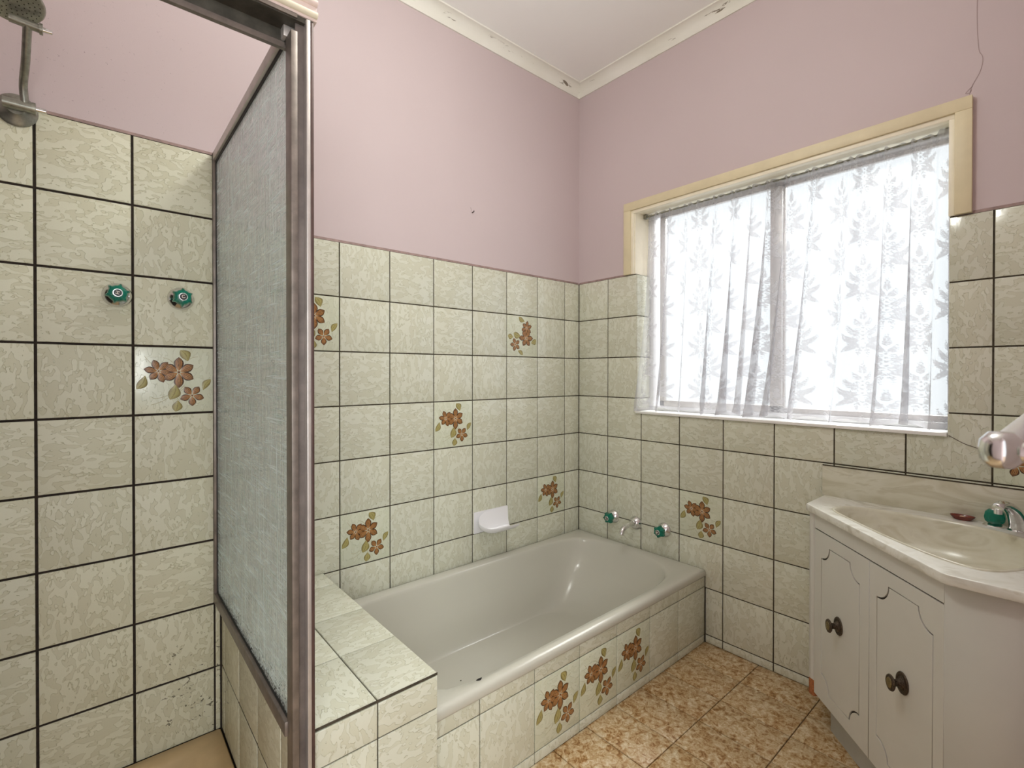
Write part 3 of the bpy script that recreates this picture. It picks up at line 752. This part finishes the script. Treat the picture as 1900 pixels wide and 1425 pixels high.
# ------------------------------------------------------------------ shower: tray, screen, rose
def tray():
    root = empty('shower_tray', (-2.145, -0.36, 0.0), 'stained beige shower tray on the shower floor', 'shower tray')
    N = 48; X0, X1, Ya, Yb = -2.597, -1.694, -0.735, -0.003
    def rr(e, rad):
        x0, x1, y0, y1 = X0+e, X1-e, Ya+e, Yb-e; out = []
        for cx, cy, a0 in ((x1-rad, y1-rad, 0), (x0+rad, y1-rad, PI/2), (x0+rad, y0+rad, PI), (x1-rad, y0+rad, 1.5*PI)):
            for k in range(N//4): a = a0+PI/2*k/(N//4-1); out.append((cx+rad*math.cos(a)+2.145, cy+rad*math.sin(a)+0.36))
        return out
    L = [(0.0, 0.003, 0.0), (0.0, 0.003, 0.036), (0.004, 0.004, 0.040), (0.045, 0.05, 0.040), (0.058, 0.06, 0.034), (0.080, 0.08, 0.010), (0.12, 0.09, 0.004), (0.30, 0.05, 0.003)]
    v, f = [], []
    for e, rad, z in L: v += [(x, y, z) for x, y in rr(e, rad)]
    for r in range(len(L)-1):
        for i in range(N): f.append((r*N+i, r*N+(i+1) % N, (r+1)*N+(i+1) % N, (r+1)*N+i))
    f.append(tuple((len(L)-1)*N+i for i in range(N)))
    link('tray_shell', mesh('tray_shell', v, f, 50), M['shower_tray'], root, (-2.145, -0.36, 0))
tray()
def screen():
    root = empty('shower_screen', (-1.69, -0.38, 0.44), 'aluminium framed shower screen of woven texture obscure glass', 'shower screen')
    box('glass_pane', -1.7015, -1.6965, -0.742, -0.004, 0.462, 1.822, M['obscure'], root)
    box('bottom_rail', -1.712, -1.686, -0.745, -0.002, 0.4405, 0.470, M['alu'], root, 0.002)
    box('top_rail', -1.711, -1.687, -0.745, -0.002, 1.815, 1.840, M['alu_light'], root, 0.002)
    box('wall_channel', -1.711, -1.687, -0.012, 0.0055, 0.4405, 1.840, M['alu'], root, 0.0015)
    boxes('glazing_seal', [(-1.7045, -1.7020, -0.742, -0.008, 1.806, 1.816), (-1.7045, -1.7020, -0.742, -0.008, 0.469, 0.474), (-1.7045, -1.7020, -0.016, -0.010, 0.469, 1.816)], M['rubber'], root)
    # door post: a channel section standing on the floor
    ya = -0.780
    p = empty_part('post', root, (-1.685, -0.77, 0))
    boxes('inner_strip', [(-1.7066, -1.6945, ya+0.003, -0.742, 0.0, 1.812)], M['alu'], p, 0.001)
    boxes('channel', [(-1.6948, -1.6787, -0.7635, -0.7605, 0.0, 1.842)], M['alu_channel'], p)
    boxes('outer_strip', [(-1.6790, -1.6715, ya, -0.7625, 0.0, 1.842)], M['alu_light'], p, 0.001)
    boxes('edge_strip', [(-1.6716, -1.6640, ya+0.002, -0.7625, 0.0, 1.842)], M['alu_brown'], p, 0.0025)
    # header: an inverted channel over the door opening, with a ribbed fascia above it
    h = empty_part('header', root, (-2.13, -0.75, 1.83))
    boxes('channel', [(-2.598, -1.6950, -0.777, -0.772, 1.838, 1.846), (-2.598, -1.6950, -0.730, -0.720, 1.800, 1.811)], M['alu'], h)
    box('channel_back', -2.598, -1.6950, -0.727, -0.722, 1.811, 1.846, M['alu_dark'], h)
    box('channel_bed', -2.598, -1.664, -0.773, -0.727, 1.836, 1.8465, M['alu_dark'], h)
    f = box('fascia', -2.598, -1.6575, -0.776, -0.715, 1.8462, 1.985, M['fascia'], root, 0.001)
    for i in range(6):
        z = 1.858+0.0235*i
        tube('fascia_rib', [(-2.597, -0.776, z), (-1.6575, -0.776, z)], 0.0075, M['fascia_cream'] if i % 2 == 0 else M['fascia'], f, 10, 0.9)
    # mildew along the bottom seal
    rnd = random.Random(3); V, F = [], []
    for _ in range(420):
        y = -0.02-0.70*rnd.random(); k = rnd.random()**2.6; z = 0.474+0.055*k; s = 0.0024*(1-0.6*k)*rnd.uniform(0.5, 1.2)
        b = len(V); m = 5
        for i in range(m): a = 2*PI*i/m+rnd.random(); V.append((-1.7019, y+s*math.cos(a), z+1.4*s*math.sin(a)))
        V.append((-1.7024, y, z))
        for i in range(m): F.append((b+i, b+(i+1) % m, b+m))
    o = link('mildew', mesh('mildew', V, F), M['mildew'], root); o['kind'] = 'stuff'
def empty_part(name, parent, loc):
    return link(name, None, None, parent, loc)
screen()
def rose():
    base = Vector((-2.1395, 0.0, 1.8215))
    r = empty('shower_rose', base, 'old chrome shower rose on a swivel arm above the shower tiles', 'shower head')
    lathe('wall_flange', [(0, 0), (0.0400, 0), (0.0405, 0.003), (0.036, 0.008), (0.022, 0.013), (0.016, 0.020), (0, 0.021)], M['chrome_dull'], r, base, (0, -1, 0), 36)
    j0 = base+Vector((0.004, -0.030, 0.004))
    tube('swivel_block', [j0+Vector((-0.026, 0, 0)), j0+Vector((0.026, 0, 0))], 0.0125, M['chrome_dull'], r, 16)
    w = tube('wing_nut', [j0+Vector((0.026, 0, 0)), j0+Vector((0.033, 0, 0))], 0.0145, M['chrome_dull'], r, 16)
    tube('nut_stem', bez([j0+Vector((0.033, 0, 0)), j0+Vector((0.045, 0, 0)), j0+Vector((0.0535, 0, 0.0))], 4), [0.0065]*4+[0.006]*4+[0.003], M['chrome'], w, 12)
    j1 = Vector((-2.108, -0.155, 1.969))
    pts = bez([j0+Vector((0.014, 0, 0.0)), j0+Vector((0.012, -0.018, 0.045)), (j0+j1)/2+Vector((0.006, -0.004, 0.012)), j1], 6)
    tube('arm', pts, 0.0085, M['chrome_dull'], r, 14)
    tube('head_swivel', [j1+Vector((-0.030, 0, 0.004)), j1+Vector((0.020, 0, 0))], 0.0095, M['chrome_dull'], r, 16)
    w = tube('wing_nut', [j1+Vector((0.020, 0, 0)), j1+Vector((0.026, 0, 0))], 0.0125, M['chrome_dull'], r, 16)
    tube('nut_stem', bez([j1+Vector((0.026, 0, 0)), j1+Vector((0.036, 0, 0)), j1+Vector((0.044, 0, 0.0))], 4), [0.0055]*4+[0.005]*4+[0.002], M['chrome'], w, 12)
    c = j1+Vector((-0.022, -0.010, 0.040)); ax = Vector((0.10, -0.42, -0.90)).normalized()
    hd = lathe('rose_head', [(0, -0.032), (0.014, -0.032), (0.018, -0.022), (0.040, -0.010), (0.053, -0.002), (0.0545, 0.003), (0.052, 0.006), (0.048, 0.006), (0.0, 0.009)], M['chrome_dull'], r, c, ax, 40)
    V, F = [], []; x = Vector((0, 0, 1)).cross(ax).normalized(); y = ax.cross(x)
    for k, n in ((1, 6), (2, 12), (3, 18), (4, 24), (5, 28)):
        for i in range(n):
            a = 2*PI*i/n+k; q = x*(0.0088*k*math.cos(a))+y*(0.0088*k*math.sin(a))+ax*(0.0092-0.003*k/5); b = len(V)
            for e in range(6): t = 2*PI*e/6; V.append(q+x*0.0014*math.cos(t)+y*0.0014*math.sin(t)+ax*0.0003)
            V.append(q-ax*0.001); F.append(tuple(range(b, b+6)))
    o = link('spray_holes', mesh('spray_holes', V, F), M['mildew'], hd, c); o['kind'] = 'stuff'
rose()

# ------------------------------------------------------------------ window
def window():
    w = empty('window_1', (0.05, -0.93, 1.46), 'cream framed sliding window behind the lace curtain', 'window', kind='structure')
    # architrave boards and inner stop
    boxes('architrave', [(-0.014, SPOT+0.001, -1.547, -0.299, 1.945, 1.984), (-0.014, SPOT+0.001, -0.338, -0.299, 1.637, 1.945), (-0.014, SPOT+0.001, -1.547, -1.508, 1.637, 1.945)], M['cream'], w, 0.0015)
    boxes('stop_bead', [(-0.006, 0.020, -1.509, -0.337, 1.930, 1.9455), (-0.006, 0.020, -0.352, -0.337, 1.637, 1.931), (-0.006, 0.020, -1.509, -1.494, 1.637, 1.931)], M['cream_light'], w, 0.002)
    boxes('jamb_lining', [(0.004, 0.125, -1.506, -0.351, 1.938, 1.9475), (0.004, 0.125, -0.356, -0.3505, 1.637, 1.938), (0.004, 0.125, -1.5065, -1.501, 1.637, 1.938)], M['cream_light'], w)
    boxes('reveal_lining', [(0.002, 0.125, -0.361, -0.3505, 0.974, 1.637), (0.002, 0.125, -1.5065, -1.497, 0.974, 1.637)], M['grout'], w)
    box('sill', -0.009, 0.130, -1.494, -0.366, 0.9625, 0.974, M['white_sill'], w, 0.0015)
    boxes('frame', [(0.115, 0.155, -0.385, -0.351, 0.974, 1.947), (0.115, 0.155, -1.506, -1.490, 0.974, 1.947), (0.115, 0.155, -1.506, -0.351, 1.930, 1.947), (0.115, 0.155, -1.506, -0.351, 0.9745, 0.995)], plain('window_aluminium', (0.80, 0.80, 0.80, 1), 0.45, 0.0), w, 0.002)
    s1 = boxes('sash', [(0.118, 0.138, -0.446, -0.420, 0.996, 1.928), (0.118, 0.138, -0.975, -0.930, 0.996, 1.928), (0.118, 0.138, -0.975, -0.420, 1.912, 1.928), (0.118, 0.138, -0.975, -0.420, 0.996, 1.024)], M['alu_light'], w, 0.002)
    box('pane', 0.126, 0.130, -0.932, -0.440, 1.022, 1.914, M['pane'], s1)
    s2 = boxes('sash', [(0.1385, 0.155, -0.980, -0.940, 0.996, 1.928), (0.1385, 0.155, -1.489, -1.476, 0.996, 1.928), (0.1385, 0.155, -1.489, -0.94, 1.912, 1.928), (0.1385, 0.155, -1.489, -0.94, 0.996, 1.016)], M['alu_light'], w, 0.002)
    box('pane', 0.146, 0.150, -1.478, -0.978, 1.014, 1.914, M['pane'], s2)
window()
def lace_cell(W_=0.106, H_=0.192, res=0.0006):
    nx, ny = int(W_/res), int(H_/res); X, Y = np.meshgrid((np.arange(nx)+.5)*res-W_/2, (np.arange(ny)+.5)*res)
    X = np.abs(X)/0.76; Y = Y/0.76; D = np.zeros_like(X)
    def leaf(p0, p1, p2, w, vein=0.0):
        p0, p1, p2 = map(np.array, (p0, p1, p2)); ts = np.linspace(0, 1, 22)
        C = np.array([(1-t)**2*p0+2*t*(1-t)*p1+t*t*p2 for t in ts]); lo = C.min(0)-w*1.3; hi = C.max(0)+w*1.3
        m = (X >= lo[0]) & (X <= hi[0]) & (Y >= lo[1]) & (Y <= hi[1])
        if not m.any(): return
        xs, ys = X[m], Y[m]; d = np.hypot(xs[:, None]-C[:, 0], ys[:, None]-C[:, 1]); k = d.argmin(1); t = ts[k]; dm = d.min(1)
        prof = w*np.sin(PI*np.clip(t*0.86+0.12, 0, 1))**0.8; ins = dm < prof
        v = D[m]; v = np.where(ins, 1.0, v); 
        if vein: v = np.where(dm < vein, 0.15, v)
        D[m] = v
    def acanthus(P, L, n=7, side=(1, -1)):
        p0, p1, p2 = map(np.array, P)
        for i in range(n):
            t = 0.12+0.86*i/(n-1); c = (1-t)**2*p0+2*t*(1-t)*p1+t*t*p2; tg = 2*(1-t)*(p1-p0)+2*t*(p2-p1); tg = tg/np.hypot(*tg)
            l = L*(0.45+0.55*math.sin(PI*min(1, 0.25+0.75*t)))*(1.0-0.35*t)
            for sd in side:
                a = sd*math.radians(58-22*t); d = np.array([tg[0]*math.cos(a)-tg[1]*math.sin(a), tg[0]*math.sin(a)+tg[1]*math.cos(a)])
                b = sd*math.radians(20-22*t); e = np.array([tg[0]*math.cos(b)-tg[1]*math.sin(b), tg[0]*math.sin(b)+tg[1]*math.cos(b)])
                leaf(c, c+d*l*0.6, c+d*l*0.62+e*l*0.55, l*0.20)
        leaf(p0, p1, p2, L*0.20, 0.0009)
    def dot(x, y, r): np.maximum(D, (np.hypot(X-x, Y-y) < r).astype(float), out=D)
    def ring(x, y, r, w): np.maximum(D, (np.abs(np.hypot(X-x, Y-y)-r) < w).astype(float), out=D)
    acanthus(((.004, .070), (.030, .048), (.052, .030)), .020, 7); acanthus(((.003, .078), (.040, .080), (.056, .112)), .021, 8)
    acanthus(((.002, .110), (.030, .116), (.040, .156)), .018, 7); acanthus(((.001, .150), (.016, .158), (.020, .190)), .014, 6)
    acanthus(((0, .175), (0, .200), (0, .236)), .015, 7); acanthus(((.002, .060), (.014, .030), (.010, .006)), .012, 5)
    for x, y, r in ((.016, .098, .0065), (.012, .134, .0052), (.030, .066, .0050), (.009, .164, .0040)): ring(x, y, r, 0.0015); dot(x, y, 0.0018)
    for y in (.088, .106, .124, .142): dot(0, y, 0.0042)
    return D, W_, H_, res
def curtain():
    D, W_, H_, res = lace_cell()
    nx, nz = 720, 480; s = np.linspace(0, 1, nx); t = np.linspace(0, 1, nz)       # t: 0 top, 1 bottom
    S, T = np.meshgrid(s, t)
    rs = np.random.RandomState(5)
    yl = -0.378+0.0125*T**1.2; yr = -1.4945+0.0*T
    # cloth gathers: phases drift sideways on the way down
    drift = 0.030*np.sin(2.2*PI*S+0.6)*T**1.3+0.045*T**1.6*np.sin(PI*S)*np.cos(5*S)
    Sx = np.clip(S+drift*0.55*np.sin(PI*S), 0, 1)
    Yc = yl+(yr-yl)*Sx
    ph = 2*PI*S
    amp = 0.006+0.026*T**0.8
    X = 0.080-0.024*T+amp*(0.55*np.sin(13*ph+2.0*np.sin(2.1*ph)+1.2*T)+0.35*np.sin(7.3*ph+1.0-1.6*T+1.5*np.sin(3*ph))+0.25*np.sin(23*ph+0.7))+0.004*np.sin(46*ph)*(1-T)**2
    X += -0.030*T**2*np.exp(-((S-0.0)/0.07)**2)-0.012*T
    X += 0.030*T**1.5*np.exp(-((S-0.80)/0.10)**2)*np.sin(PI*T)-0.014*T**4
    # sideways component so the folds overlap
    Yc += 0.78*amp*np.cos(13*ph+2.0*np.sin(2.1*ph)+1.2*T+0.6)*np.minimum(1, 12*S*(1-S))
    Yc = np.clip(Yc, -1.4955, -0.3655)
    left = np.exp(-(S/0.035)**2)*np.clip((T-0.35)/0.65, 0, 1)**1.5
    X -= 0.045*left; X -= 0.030*np.exp(-((1-S)/0.03)**2)
    Z = 1.932-(1.932-0.984)*T+0.004*np.sin(31*ph)*np.exp(-T*40)
    hem = np.clip((T-0.955)/0.045, 0, 1)
    Z += hem*(0.010*np.sin(9*ph+1)+0.006*np.sin(21*ph))*0.8; X += hem*0.012*np.sin(17*ph+2)
    Z -= 0.020*np.exp(-(S/0.03)**2)*T**6
    Z = np.maximum(Z, np.where(X < -0.012, 0.945, 0.9765)); X = np.minimum(X, 0.108)
    # cloth coordinates for the woven pattern
    u = S*1.13*1.36; v = (1-T)*0.95
    col = np.floor(u/W_); uu = (u-col*W_); vv = np.mod(v+0.06+(col % 2)*H_/2, H_)
    L = D[np.clip((vv/res).astype(int), 0, D.shape[0]-1), np.clip((uu/res).astype(int), 0, D.shape[1]-1)]
    L = np.where(T < 0.030, 0.75, L); L = np.where(T > 0.985, 0.8, L)
    V = np.stack([X, Yc, Z], -1).reshape(-1, 3)
    idx = np.arange(nx*nz).reshape(nz, nx)
    Fq = np.stack([idx[:-1, :-1], idx[:-1, 1:], idx[1:, 1:], idx[1:, :-1]], -1).reshape(-1, 4)
    me = bpy.data.meshes.new('lace_curtain'); me.vertices.add(len(V)); me.vertices.foreach_set('co', (V-np.array([0.05, -0.93, 1.46])).ravel())
    me.loops.add(Fq.size); me.loops.foreach_set('vertex_index', Fq.ravel()); me.polygons.add(len(Fq)); me.polygons.foreach_set('loop_start', np.arange(0, Fq.size, 4))
    me.update(calc_edges=True); me.validate()
    at = me.attributes.new('lace', 'FLOAT', 'POINT'); at.data.foreach_set('value', L.astype(np.float32).ravel())
    me.polygons.foreach_set('use_smooth', [True]*len(me.polygons))
    o = link('lace_curtain', me, M['lace'], None, (0.05, -0.93, 1.46))
    tag(o, 'gathered white lace curtain with damask leaves hanging in the window', 'curtain')
curtain()
r = empty('curtain_rod', (0.080, -0.93, 1.925), 'thin curtain wire across the top of the window', 'curtain rod')
tube('rod', [(0.080, -0.357, 1.925), (0.080, -1.485, 1.925)], 0.0035, M['chrome_dull'], r, 8, loc=(0.080, -0.93, 1.925))
box('end_hook', 0.070, 0.090, -0.372, -0.3565, 1.915, 1.936, M['chrome_dull'], r, 0.002)
box('end_hook', 0.070, 0.090, -1.5005, -1.474, 1.915, 1.936, M['chrome_dull'], r, 0.002)

# ------------------------------------------------------------------ vanity
A0 = Vector((-0.186, -1.168, 0)); DIA = Vector((-0.71578, -0.69832, 0)); NIN = Vector((0.69832, -0.71578, 0))
PL_DIAG = Plane(A0, Matrix((DIA, Vector((0, 0, 1)), -NIN)).transposed())          # u = along the front, v = height, n = outwards
def dp(s, n): q = PL_DIAG.at(s, 0, n); return (q.x, q.y)
YE = -1.787
def prism(name, poly, z0, z1, mat, parent, bev=0.0):
    me = plate(poly, (), z1-z0, bev); c = Vector((0, 0, z1)); return link(name, me, mat, parent, c)
def shaped_panel(x0, x1, y0, y1, r):
    out = []
    for cx, cy, a0, a1 in ((x0, y0, PI/2, 0), (x1, y0, PI, PI/2), (x1, y1, 1.5*PI, PI), (x0, y1, 0, -PI/2)):
        for k in range(9): a = a0+(a1-a0)*k/8; out.append((cx+r*math.cos(a), cy+r*math.sin(a)))
    return out
def vanity():
    root = empty('vanity_cabinet', (-0.35, -1.45, 0), 'white bathroom vanity cabinet with an angled front and two grooved doors', 'cabinet')
    c0 = dp(0.030, -0.030); c1 = dp(0.555, -0.030)
    prism('carcass', [(-0.003, -1.178), (-0.180, -1.178), c0, c1, (c1[0]+0.004, YE), (-0.003, YE)], 0.100, 0.590, M['laminate'], root)
    box('side_panel', -0.180, -0.003, -1.194, -1.178, 0.588, 0.697, M['laminate'], root)
    st = [(-0.1855, -1.1765), dp(0.0245, -0.012), dp(0.0245, -0.030), (-0.175, -1.1775)]
    prism('side_stile', st, 0.145, 0.698, M['laminate'], root)
    o = prism('side_stile', st, 0.092, 0.1445, M['chipboard'], root); o['label'] = 'bare brown chipboard foot of the stile'
    c1o = dp(0.5595, -0.012)
    prism('end_panel', [c1o, (c1o[0]+0.004, YE), (c1o[0]+0.020, YE), (c1o[0]+0.016, c1o[1]+0.004)], 0.06, 0.697, M['laminate'], root, 0.0006)
    prism('kick_board', [(-0.004, -1.20), dp(0.050, -0.052), dp(0.60, -0.052), (-0.52, YE), (-0.004, YE)], 0.0, 0.100, M['kick'], root)
    def on(pl_u0, pl_u1, v0, v1, me, name, mat, parent, n): return link(name, me, mat, parent, PL_DIAG.at((pl_u0+pl_u1)/2, (v0+v1)/2, n), PL_DIAG.R)
    def rect(w, h): return [(-w/2, -h/2), (w/2, -h/2), (w/2, h/2), (-w/2, h/2)]
    on(0.026, 0.5575, 0.651, 0.697, plate(rect(0.5315, 0.046), (), 0.016, 0.0008), 'top_rail', M['laminate'], root, -0.012)
    for i, (s0, s1, p0, p1) in enumerate(((0.0265, 0.3022, 0.068, 0.2615), (0.3048, 0.5573, 0.3355, 0.5265))):
        v0, v1 = 0.108, 0.6475; w, h = s1-s0, v1-v0; cs, cv = (s0+s1)/2, (v0+v1)/2
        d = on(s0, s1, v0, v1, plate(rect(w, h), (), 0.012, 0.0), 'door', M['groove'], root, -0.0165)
        d['label'] = 'door with a scooped corner groove and bronze knob'
        hole = shaped_panel(p0-cs-0.0011, p1-cs+0.0011, 0.1515-cv-0.0011, 0.6085-cv+0.0011, 0.0435)
        on(s0, s1, v0, v1, plate(rect(w, h), [hole[::-1]], 0.0045, 0.0004), 'door_frame', M['laminate'], d, -0.012)
        on(s0, s1, v0, v1, plate(shaped_panel(p0-cs+0.0011, p1-cs-0.0011, 0.1515-cv+0.0011, 0.6085-cv-0.0011, 0.0457), (), 0.0045, 0.0004), 'door_panel', M['laminate'], d, -0.012)
        kc = PL_DIAG.at((0.1637, 0.4331)[i], 0.396, -0.012)
        bm = bmesh.new()
        def ell(prof, sx, sy, n=28):
            v, f = lathe_data(prof, n); b = [bm.verts.new((p[0]*sx, p[1]*sy, p[2])) for p in v]
            for q in f:
                try: bm.faces.new([b[k] for k in q])
                except ValueError: pass
        ell([(0, 0), (0.0205, 0), (0.0215, 0.0015), (0.020, 0.004), (0.016, 0.0045), (0.0135, 0.003), (0.011, 0.0045), (0.0075, 0.010), (0.0065, 0.018), (0.0085, 0.023), (0.0140, 0.0255), (0.0158, 0.028), (0.0150, 0.031), (0.0115, 0.0325), (0.0100, 0.0315), (0, 0.0315)], 1.0, 1.28)
        k = link('knob', bm_mesh('knob', bm, 40), M['bronze'], d, kc, PL_DIAG.R)
        bm = bmesh.new(); ell([(0, 0.0312), (0.0102, 0.0312), (0.0098, 0.0327), (0.006, 0.0336), (0, 0.0338)], 1.0, 1.28)
        k2 = link('knob_face', bm_mesh('knob_face', bm, 40), M['brass_face'], d, kc, PL_DIAG.R)
    return root
vanity()
BASIN = closed_spline([(-0.185, -1.252, 0), (-0.135, -1.278, 0), (-0.110, -1.340, 0), (-0.099, -1.440, 0), (-0.100, -1.545, 0), (-0.125, -1.630, 0), (-0.180, -1.685, 0), (-0.270, -1.706, 0), (-0.370, -1.694, 0), (-0.455, -1.662, 0), (-0.500, -1.622, 0), (-0.496, -1.570, 0), (-0.445, -1.490, 0), (-0.360, -1.392, 0), (-0.265, -1.298, 0), (-0.222, -1.262, 0)], 6)
def vanity_top():
    root = empty('washbasin', (-0.32, -1.47, 0.722), 'cream cultured marble basin top with backsplash on the vanity', 'basin')
    outer = [(-0.0005, -1.165), (-0.183, -1.165), (-0.192, -1.1735), (-0.590, -1.562), (-0.5965, -1.574), (-0.5925, YE), (-0.0005, YE)]
    me = plate(outer, [[(p.x, p.y) for p in BASIN][::-1]], 0.0235, 0.004)
    link('benchtop', smooth(me, 40), M['marble_top'], root, (0, 0, 0.722))
    c = Vector((-0.275, -1.515, 0)); N = len(BASIN)
    L = [(1.035, 0.7222), (1.028, 0.7245), (1.012, 0.7255), (0.995, 0.7235), (0.985, 0.716), (0.955, 0.690), (0.90, 0.660), (0.80, 0.628), (0.62, 0.606), (0.35, 0.598), (0.06, 0.595)]
    v, f = [], []
    for k, z in L: v += [(c.x+(p.x-c.x)*k, c.y+(p.y-c.y)*k, z) for p in BASIN]
    for r_ in range(len(L)-1):
        for i in range(N): f.append((r_*N+i, (r_+1)*N+i, (r_+1)*N+(i+1) % N, r_*N+(i+1) % N))
    f.append(tuple((len(L)-1)*N+i for i in range(N)))
    link('basin_bowl', mesh('basin_bowl', v, f, 60), M['marble'], root)
    lathe('waste', [(0, 0), (0.022, 0), (0.022, 0.002), (0.014, 0.0025), (0.012, 0.001), (0, 0.001)], M['chrome'], root, (c.x, c.y, 0.596), (0, 0, 1), 24)
    box('backsplash', -0.016, -0.0006, YE, -1.1615, 0.7215, 0.829, M['marble'], root, 0.002)
    ribbon('sealant', [(-0.0165, -1.163, 0.830), (-0.0165, -1.787, 0.830)], 0.004, (-1, 0, 0), M['grout'], root)
    ribbon('sealant', [(-0.004, -1.1610, 0.722), (-0.004, -1.1610, 0.831)], 0.007, (0, 1, 0), M['grout'], root)
vanity_top()
def basin_taps():
    root = empty('basin_spout', (-0.060, -1.652, 0.722), 'arched chrome basin spout behind the basin', 'spout')
    b = Vector((-0.060, -1.652, 0.722))
    lathe('spout_base', [(0, 0), (0.024, 0), (0.0245, 0.002), (0.021, 0.005), (0, 0.006)], M['chrome'], root, b, (0, 0, 1), 28)
    pts = bez([b+Vector((0, 0, 0.002)), b+Vector((-0.008, 0.003, 0.030)), b+Vector((-0.035, 0.010, 0.060)), b+Vector((-0.075, 0.020, 0.080)), b+Vector((-0.112, 0.029, 0.086)), b+Vector((-0.132, 0.034, 0.080))], 6)
    n = len(pts); rad = [0.0215-0.0085*min(1, i/(n*0.6)) for i in range(n)]; rad[-1] *= 0.55; rad[-2] *= 0.85
    tube('spout_arm', pts, rad, M['chrome'], root, 20, 0.85)
    e = pts[-4]; tube('aerator', [e+Vector((0, 0, -0.006)), e+Vector((0, 0, -0.019))], 0.0085, M['chrome'], root, 16)
    for nm, y, lab in (('basin_tap', -1.6035, 'basin tap with faceted green handle beside the soap dish'), ('basin_tap', -1.7150, 'basin tap with faceted green handle by the end wall')):
        p = Vector((-0.048, y, 0.722)); r_ = empty(nm, p, lab, 'tap', 'basin taps')
        lathe('base_flange', [(0, 0), (0.0255, 0), (0.026, 0.002), (0.022, 0.006), (0.012, 0.008), (0.010, 0.014), (0, 0.014)], M['chrome'], r_, p, (0, 0, 1), 28)
        lathe('handle', [(0, 0.009), (0.015, 0.009), (0.0215, 0.016), (0.0235, 0.026), (0.021, 0.040), (0.014, 0.047), (0, 0.0485)], M['green'], r_, p, (0, 0, 1), 24, 12, lambda a: 1+0.07*math.cos(6*a))
        lathe('cap', [(0, 0), (0.010, 0), (0.009, 0.0025), (0, 0.003)], M['chrome'], r_, p+Vector((0, 0, 0.0475)), (0, 0, 1), 20)
basin_taps()
def pin_dish():
    c = Vector((-0.036, -1.534, 0.722)); root = empty('soap_dish', c, 'small oval red brown soap dish beside the basin tap', 'soap dish')
    v, f = lathe_data([(0, 0.0005), (0.018, 0.0005), (0.026, 0.008), (0.0285, 0.0125), (0.0270, 0.0128), (0.0235, 0.008), (0.015, 0.0045), (0, 0.004)], 28)
    v = [(p[0]*0.62, p[1]*1.0, p[2]) for p in v]
    link('bowl', mesh('bowl', v, f, 40), M['dish'], root, c)
    v, f = lathe_data([(0, 0.0), (0.006, 0.001), (0.0065, 0.004), (0.004, 0.0065), (0, 0.007)], 14)
    o = link('soap', mesh('soap', [(p[0], p[1]*1.2, p[2]) for p in v], f, 60), M['soap'], root, c+Vector((0, 0.0, 0.0045)))
pin_dish()

# ------------------------------------------------------------------ towel rail on the near wall, small wall hook
def towel_rail():
    e = Vector((-1.500, -1.7185, 1.1035)); root = empty('towel_rail', (-1.25, -1.79, 1.10), 'white towel rail with a chrome end bracket by the vanity', 'towel rail')
    tube('rail', [e+Vector((0.004, 0, 0)), e+Vector((0.50, 0, 0))], 0.0085, M['white_plastic'], root, 18)
    for k in (0.0, 0.50):
        q = e+Vector((k, 0, -0.001)); b = link('bracket', None, None, root, q)
        v, f = lathe_data([(0, -0.013), (0.007, -0.0125), (0.0115, -0.007), (0.0125, 0.0), (0.0115, 0.007), (0.007, 0.0125), (0, 0.013)], 24)
        link('bracket_cap', mesh('bracket_cap', v, f, 60), M['chrome'], b, q)
        tube('bracket_stem', [q, Vector((q.x, -1.788, q.z-0.002))], 0.0075, M['chrome'], b, 16)
        lathe('bracket_flange', [(0, 0), (0.020, 0), (0.018, 0.006), (0, 0.007)], M['chrome'], b, (q.x, -1.790, q.z-0.002), (0, 1, 0), 24)
towel_rail()
hk = empty('picture_nail', (-0.710, SPOT, 1.8807), 'tiny bent nail in the pink wall above the bath', 'nail')
tube('shank', bez([(-0.7085, SPOT+0.002, 1.872), (-0.7085, -0.006, 1.872), (-0.7105, -0.010, 1.876)], 4), 0.0022, M['alu_dark'], hk, 8)
ribbon('scratch', [(-0.717, SPOT-0.0003, 1.893), (-0.711, SPOT-0.0003, 1.879)], 0.0022, (0, -1, 0), M['crack_pale'], hk)

# ------------------------------------------------------------------ lamp on the ceiling (outside the photo)
lp = empty('ceiling_lamp', (-1.30, -1.0, ZC), 'pendant lamp holder on a short cord, outside the photo', 'lamp')
lathe('lamp_base', [(0, 0), (0.05, 0), (0.05, 0.02), (0.0, 0.025)], M['white_plastic'], lp, (-1.30, -1.0, ZC), (0, 0, -1), 32)
tube('cord', [(-1.30, -1.0, ZC-0.02), (-1.30, -1.0, 2.56)], 0.004, M['white_plastic'], lp, 8)
lathe('lamp_socket', [(0, 0), (0.02, 0), (0.02, 0.05), (0.0, 0.052)], M['white_plastic'], lp, (-1.30, -1.0, 2.565), (0, 0, -1), 20)
